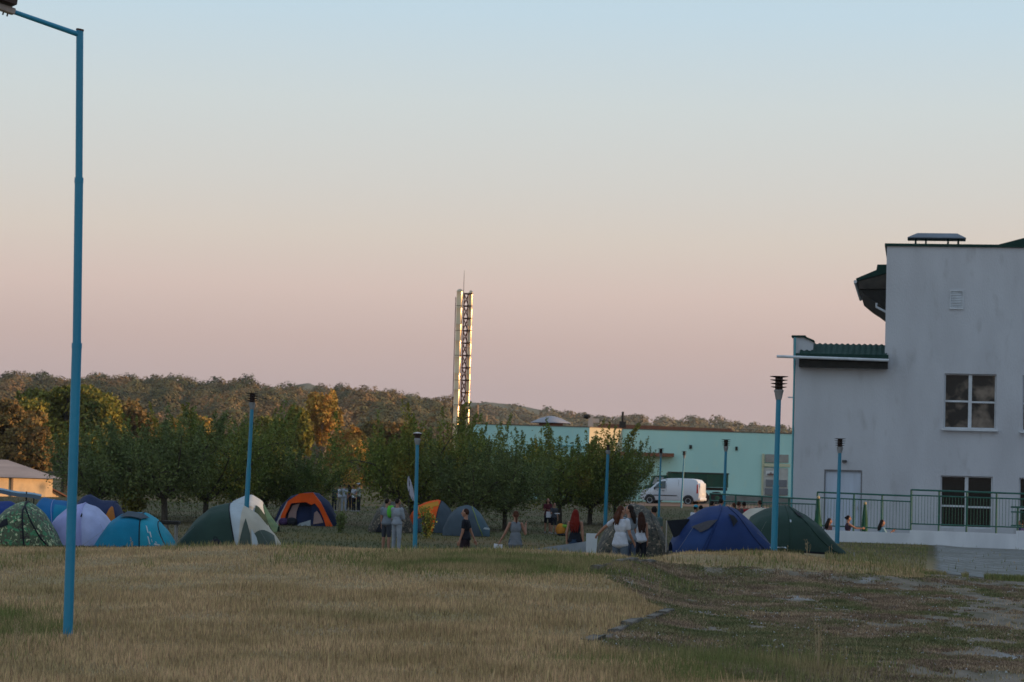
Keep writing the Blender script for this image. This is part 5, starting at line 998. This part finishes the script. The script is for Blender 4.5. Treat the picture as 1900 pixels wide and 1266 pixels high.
    body = bake(b, 'body', SKIN, root, vox * s * .8, 1)
    for q_ in (-1, 1): MB().ell(hdc + rotH @ V3((q_ * .032, .082, .012)) * s, (.012 * s, .008 * s, .008 * s), 8).build('eye', EYE, root)
    # clothes
    g_ = .016 * s; c = MB()
    c.ell(wa + up * .0 * s, (.150 * s, .112 * s, .15 * s)); c.ell(chst, ((.153 if fem else .178) * s, .115 * s, .18 * s)); c.ell(hipc + up * .47 * s, ((.140 if fem else .172) * s, .082 * s, .065 * s))
    
    for f_ in (0, .33, .66, 1): c.ell(wa.lerp(hipc + V3((0, -.004, .03 - tophem)) * s, f_), ((.150 + .048 * f_) * s, (.112 + .034 * f_) * s, .10 * s))
    if sleeve != 'none':
        for k in (-1, 1):
            S_, E, Wr, U, Fv = jo[k]; e_ = S_.lerp(E, .55 if sleeve == 'short' else 1); c.cap(S_, e_, .066 * s, .058 * s if sleeve == 'short' else .052 * s)
            if sleeve == 'long': c.cap(E, E.lerp(Wr, .93), .052 * s, .040 * s)
    if top: bake(c, 'shirt' if sleeve != 'long' else 'sweatshirt', top, root, .016 * s, 2)
    c = MB(); c.cap(hipc + V3((-.06, 0, .03)) * s, hipc + V3((.06, 0, .03)) * s, .108 * s, .108 * s)
    if bot == 'skirt': c.tube([hipc + V3((0, 0, .06)) * s, hipc - V3((0, 0, .1)) * s, V3((0, 0, hipz - .45 * s))], [.14 * s, .17 * s, .22 * s], 18)
    else:
        for k in (-1, 1):
            hp, kn, an = lg[k]; f_ = {'shorts': .85}.get(bot, 1); c.cap(hp, hp.lerp(kn, f_), .098 * s, (.072 if bot != 'leggings' else .062) * s)
            if bot != 'shorts': c.cap(kn, kn.lerp(an, .97), (.070 if bot != 'leggings' else .058) * s, (.052 if bot != 'leggings' else .040) * s)
    if bottom: bake(c, {'skirt': 'skirt', 'shorts': 'shorts'}.get(bot, 'trousers'), bottom, root, .016 * s, 2)
    if shoes:
        for k in (-1, 1):
            an = lg[k][2]; c = MB(); c.cap(an + V3((0, -.025, -.038)) * s, an + V3((0, .04, -.035)) * s, .042 * s, .042 * s); c.cap(an + V3((0, .04, -.035)) * s, an + V3((0, .14, -.046)) * s, .042 * s, .030 * s); bake(c, 'shoe', shoes if shoes is not True else cloth('shoe_grey', (.35, .35, .36)), root, .014 * s, 1)
    # hair
    c = MB(); back = rotH @ V3((0, -1, 0)); c.ell(hdc + (back * .018 + V3((0, 0, .020))) * s, (.080 * s, .088 * s, .102 * s), 14, rotH)
    if hairs in ('long', 'verylong'):
        Lh = (.30 if hairs == 'long' else .46) * s
        for q_ in (-.055, -.02, .02, .055):
            side_ = rotH @ V3((q_, 0, 0)) * s; a0 = hdc + back * .055 * s + side_; a1 = a0 + back * .055 * s - V3((0, 0, Lh * .5)) + side_ * .6; a2 = a0 + back * (.075 + .02 * math.sin(q_ * 90)) * s - V3((0, 0, Lh)) + side_ * .35; c.cap(a0, a1, .040 * s, .044 * s); c.cap(a1, a2, .044 * s, .016 * s)
    if hairs == 'bun': c.ell(hdc + (back * .115 + V3((0, 0, .02))) * s, (.042 * s, .042 * s, .042 * s), 10)
    if hairs == 'pony': c.cap(hdc + back * .1 * s, hdc + (back * .16 - V3((0, 0, .2))) * s, .04 * s, .02 * s)
    if hairs != 'none': bake(c, 'hair', hair, root, .012 * s, 2)
    if hat: c = MB(); c.ell(hdc + V3((0, 0, .06)) * s, (.092 * s, .10 * s, .075 * s), 14); c.box(hdc + (rotH @ V3((0, .1, .05))) * s, (.12 * s, .12 * s, .015 * s)); bake(c, 'cap', hat, root, .012 * s, 1)
    root['_h'] = 0; del root['_h']
    return root, jo, s
PG = 'people standing about the campsite'
def up_(root, v): return root.matrix_basis @ v
grey = cloth('grey', (.20, .23, .27)); lgrey = cloth('light_grey', (.30, .33, .38)); black = cloth('black', (.012, .014, .022)); white = cloth('white', (.55, .58, .66)); jean = cloth('jeans', (.06, .085, .14)); dgrey = cloth('dark_grey', (.055, .06, .075))
r1, _, _ = person('boy in a grey and lime green T-shirt with dark shorts', 719.5, 78, 925, R(-35), 1.72, top=grey, bottom=dgrey, bot='shorts', armR=((.1, .15, -1), (-.05, .9, -.5)), headturn=R(-25), group=PG)
# lime right half of the shirt
cc = MB(); ss = 1.0; cc.ell((.115, -.02, 1.25), (.072, .112, .19)); cc.ell((.11, 0, 1.385), (.08, .086, .068)); cc.cap((.18, 0, 1.39), (.195, .03, 1.22), .069, .062); bake(cc, 'lime_panel', cloth('lime', (.12, .50, .06)), r1, .016, 2)
person('boy in a pale grey sweatshirt and joggers with folded arms, beside the broken lamp post', 738.5, 77.3, 925, R(-38), 1.76, top=lgrey, sleeve='long', bottom=lgrey, armL=((-.1, .2, -1), (.7, .75, .1)), armR=((.1, .25, -1), (-.7, .7, .15)), headturn=R(-20), group=PG)
person('young man in a black T-shirt and dark trousers walking left past the slate dome', 866, 64, 942.5, R(78), 1.78, top=black, bottom=cloth('dark_maroon', (.035, .022, .03)), armL=((-.1, .12, -1), (-.05, .3, -1)), armR=((.18, -.35, -1), (.1, -.45, -1)), legL=((0, .25, -1), (0, -.1, -1)), legR=((0, -.2, -1), (0, -.35, -1)), hairs='short', hair=HM, group=PG)
r4, jo4, s4 = person('girl in a grey tank top holding a white sheet, right arm raised', 958.5, 64, 947.5, R(8), 1.66, fem=True, top=cloth('tank_grey', (.19, .21, .24)), sleeve='none', bottom=jean, bot='leggings', armL=((-.45, .05, -1), (-.55, .2, -1)), armR=((.42, .12, -1), (.10, .5, 1.0)), hair=HB, hairs='pony', tophem=.10, group=PG)
r7, _, _ = person('woman with very long red hair in a black sleeveless top and dark blue skirt', 1069, 59, 945, R(-12), 1.64, fem=True, top=black, sleeve='none', bottom=cloth('dark_blue_skirt', (.02, .045, .09)), bot='skirt', armL=((-.22, .05, -1), (.02, .12, -1)), hair=HR, hairs='verylong', tophem=.02, group=PG)
r8, jo8, s8 = person('girl in a white T-shirt with wavy brown hair, left arm stretched out', 1153, 52, 938, R(-28), 1.66, fem=True, top=white, bottom=cloth('grey_jeans', (.10, .13, .17)), armL=((-1, .05, -.62), (-.9, .35, -.75)), armR=((.15, .2, -1), (.1, .5, -.6)), hair=HB, hairs='long', headturn=R(-40), tophem=.06, group=PG)
r9, _, _ = person('girl with black hair in a grey top facing the other two girls', 1169.5, 53.6, 937, R(35), 1.68, fem=True, top=grey, bottom=jean, hair=HD, hairs='long', headturn=R(40), armR=((.15, .2, -1), (-.2, .7, -.5)), group=PG)
r10, _, _ = person('girl in a white top and black trousers with long straight brown hair', 1190, 57.5, 949.5, R(5), 1.55, fem=True, top=white, sleeve='none', bottom=black, hair=HM, hairs='verylong', armL=((-.45, .15, -1), (-.3, .7, -.3)), headturn=R(10), group=PG)
SEAT = dict(legL=((-.15, 1, -.05), (-.05, .05, -1)), legR=((.15, 1, -.05), (.05, .05, -1)))
person('person in a grey green shirt seated behind the brown camouflage tent', 1214.5, 66, None, R(20), 1.7, top=cloth('grey_green', (.10, .14, .13)), bottom=dgrey, hair=HD, zoff=ray(1214.5, 937, 66).z - 1.33, group=PG, **SEAT)
# two before the trees
person('person in a red and blue top and dark shorts before the trees', 1017.5, 104, 929, R(170), 1.60, fem=True, top=cloth('maroon', (.10, .02, .03)), bottom=black, bot='shorts', hair=HD, hairs='long', armL=((-.2, .2, -1), (.6, .8, .1)), armR=((.2, .2, -1), (-.4, .9, .2)), group=PG)
person('shorter person in dark clothes beside the one in the red and blue top', 1029, 103.5, 941, R(-150), 1.42, top=dgrey, bottom=black, bot='shorts', armR=((.2, .3, -1), (.5, .9, .2)), group=PG)
# distant group
DG = 'distant group talking between the orchard trees'; lpant = cloth('beige', (.28, .26, .22))
for px_, hy, yw, tp, bt, hr, hs, lab, extra in ((621, 900, -30, cloth('navy_shirt', (.02, .03, .08)), black, cloth('hair_blond', (.35, .25, .14)), 'short', 'blond person in a navy top at the left of the distant group', {}),
        (631, 901, 10, white, lpant, HD, 'short', 'person in a white shirt and beige trousers second in the distant group', {}), (639, 898, -10, lgrey, lgrey, HD, 'short', 'person in pale grey shirt and trousers in the middle of the distant group', {}),
        (647.5, 899, 20, black, black, HD, 'long', 'person all in black between the two pale shirts of the distant group', {}), (657, 903, 60, white, black, HD, 'short', 'person with a white shirt and black trousers near the right of the distant group', {}),
        (666, 896, 70, cloth('green_pattern', (.10, .13, .09), (.35, .36, .33)), black, HD, 'short', 'rightmost of the distant group, in a patterned green shirt and white hat', {'hat': white})):
    person(lab, px_, 148 + (px_ % 3), hy, R(yw), 1.72, top=tp, bottom=bt, hair=hr, hairs=hs, vox=.016, armL=((-.1, .2, -1), (.1, .9, -.6)), group=DG, **extra)
# behind the blue tent
for px_, hy, tp, hr, lab, ex in ((1291, 940, white, HD, 'person with a turquoise cap behind the left slope of the blue tent', {'hat': cloth('turquoise', (.03, .35, .5))}), (1301, 939, dgrey, HD, 'dark haired person right beside the turquoise cap', {}), (1321, 929, grey, HD, 'dark haired person whose head shows above the blue tent peak, left of the lamp post', {}),
        (1338, 925, white, HD, 'person in a white shirt right above the top of the blue tent', {}), (1371, 930, dgrey, HM, 'brown haired person behind the right slope of the blue tent', {}), (1381, 936, cloth('red', (.35, .02, .03)), HD, 'person in a red shirt above the cream tent', {}), (1410, 930, dgrey, HM, 'person behind the dark green tent left of the nearest lamp post', {}), (1362, 936, lgrey, HB, 'person in pale grey between the white and the red shirts', {})):
    person(lab, px_, 86, hy, R(random.uniform(-60, 60)), 1.66, top=tp, bottom=jean, hair=hr, vox=.016, group='people gathered behind the blue tent', **ex)
# seated on the ramp wall
for px_, hy, yw, tp, hs, lab, ex in ((1539, 958, -75, cloth('rose_brown', (.22, .11, .10)), 'long', 'leftmost woman sitting behind the white ramp wall, facing right', {}), (1574, 953, -80, cloth('dark_plum', (.05, .03, .05)), 'bun', 'woman with her hair in a bun sitting behind the white ramp wall, arm forward', {'armR': ((.05, .9, -.5), (0, 1, .0)), 'sleeve': 'none'}),
        (1637, 961, -80, cloth('pale_blue_top', (.25, .42, .50)), 'long', 'woman in a pale blue top sitting behind the ramp wall with raised hand', {'armR': ((.05, .6, -.9), (0, .9, .7))}), (1896, 961, 60, cloth('navy_blue', (.04, .05, .16)), 'short', 'dark haired person in navy sitting at the right end of the ramp wall', {})):
    dd = 90.35 - (px_ - 1535) * .0115 + (1.9 if px_ > 1800 else .9); person(lab, px_, dd, None, R(yw), 1.64, fem=True, top=tp, bottom=jean, hair=HD, hairs=hs, vox=.013, zoff=ray(px_, hy, dd).z - 1.31, group='people sitting behind the ramp wall', **SEAT, **ex)
# things they hold
def held(name, label, cat, root, jo, k, s, dims, m, off=(0, .0, -.02)):
    S_, E, Wr, U, Fv = jo[k]; p = Wr + Fv * .10 * s + V3(off); w_ = root.matrix_basis @ p; o = MB().box((0, 0, -dims[2] / 2 + .03), dims).build(name, m); o.location = w_; o.rotation_euler = (0, R(6), root.rotation_euler.z); tag(o, label, cat); return o
bpy.context.view_layer.update()
held('paper_sheet', 'white sheet of paper held by the girl in the grey tank top', 'paper', r4, jo4, -1, s4, (.22, .012, .17), mat('paper', (.66, .68, .76)))
p = ray(1018.5, 955, 103.6); o = MB().box((0, 0, 0), (.22, .02, .24)).build('paper_sheet', mat('paper', (.66, .68, .76))); o.location = p; tag(o, 'white sheet held by the person in the red and blue top', 'paper')
p = ray(1034, 953, 103); o = MB().box((0, 0, 0), (.2, .14, .03)).build('paper_sheet', mat('paper', (.66, .68, .76))); o.location = p; tag(o, 'small white sheet held by the shorter person in dark clothes', 'paper')

# ---------------------------------------------------------------- air
hz_ = MB().box((0, 1475, 48), (2800, 3150, 160)).build('haze', None, smooth=False); tag(hz_, kind='stuff')
hm_ = bpy.data.materials.new('air'); hm_.use_nodes = True; n_ = hm_.node_tree; n_.nodes.clear(); pv = n_.nodes.new('ShaderNodeVolumePrincipled'); pv.inputs['Color'].default_value = (.85, .85, .88, 1); pv.inputs['Density'].default_value = .00009; pv.inputs['Anisotropy'].default_value = .3
mo = n_.nodes.new('ShaderNodeOutputMaterial'); n_.links.new(pv.outputs[0], mo.inputs['Volume']); hz_.data.materials.append(hm_)
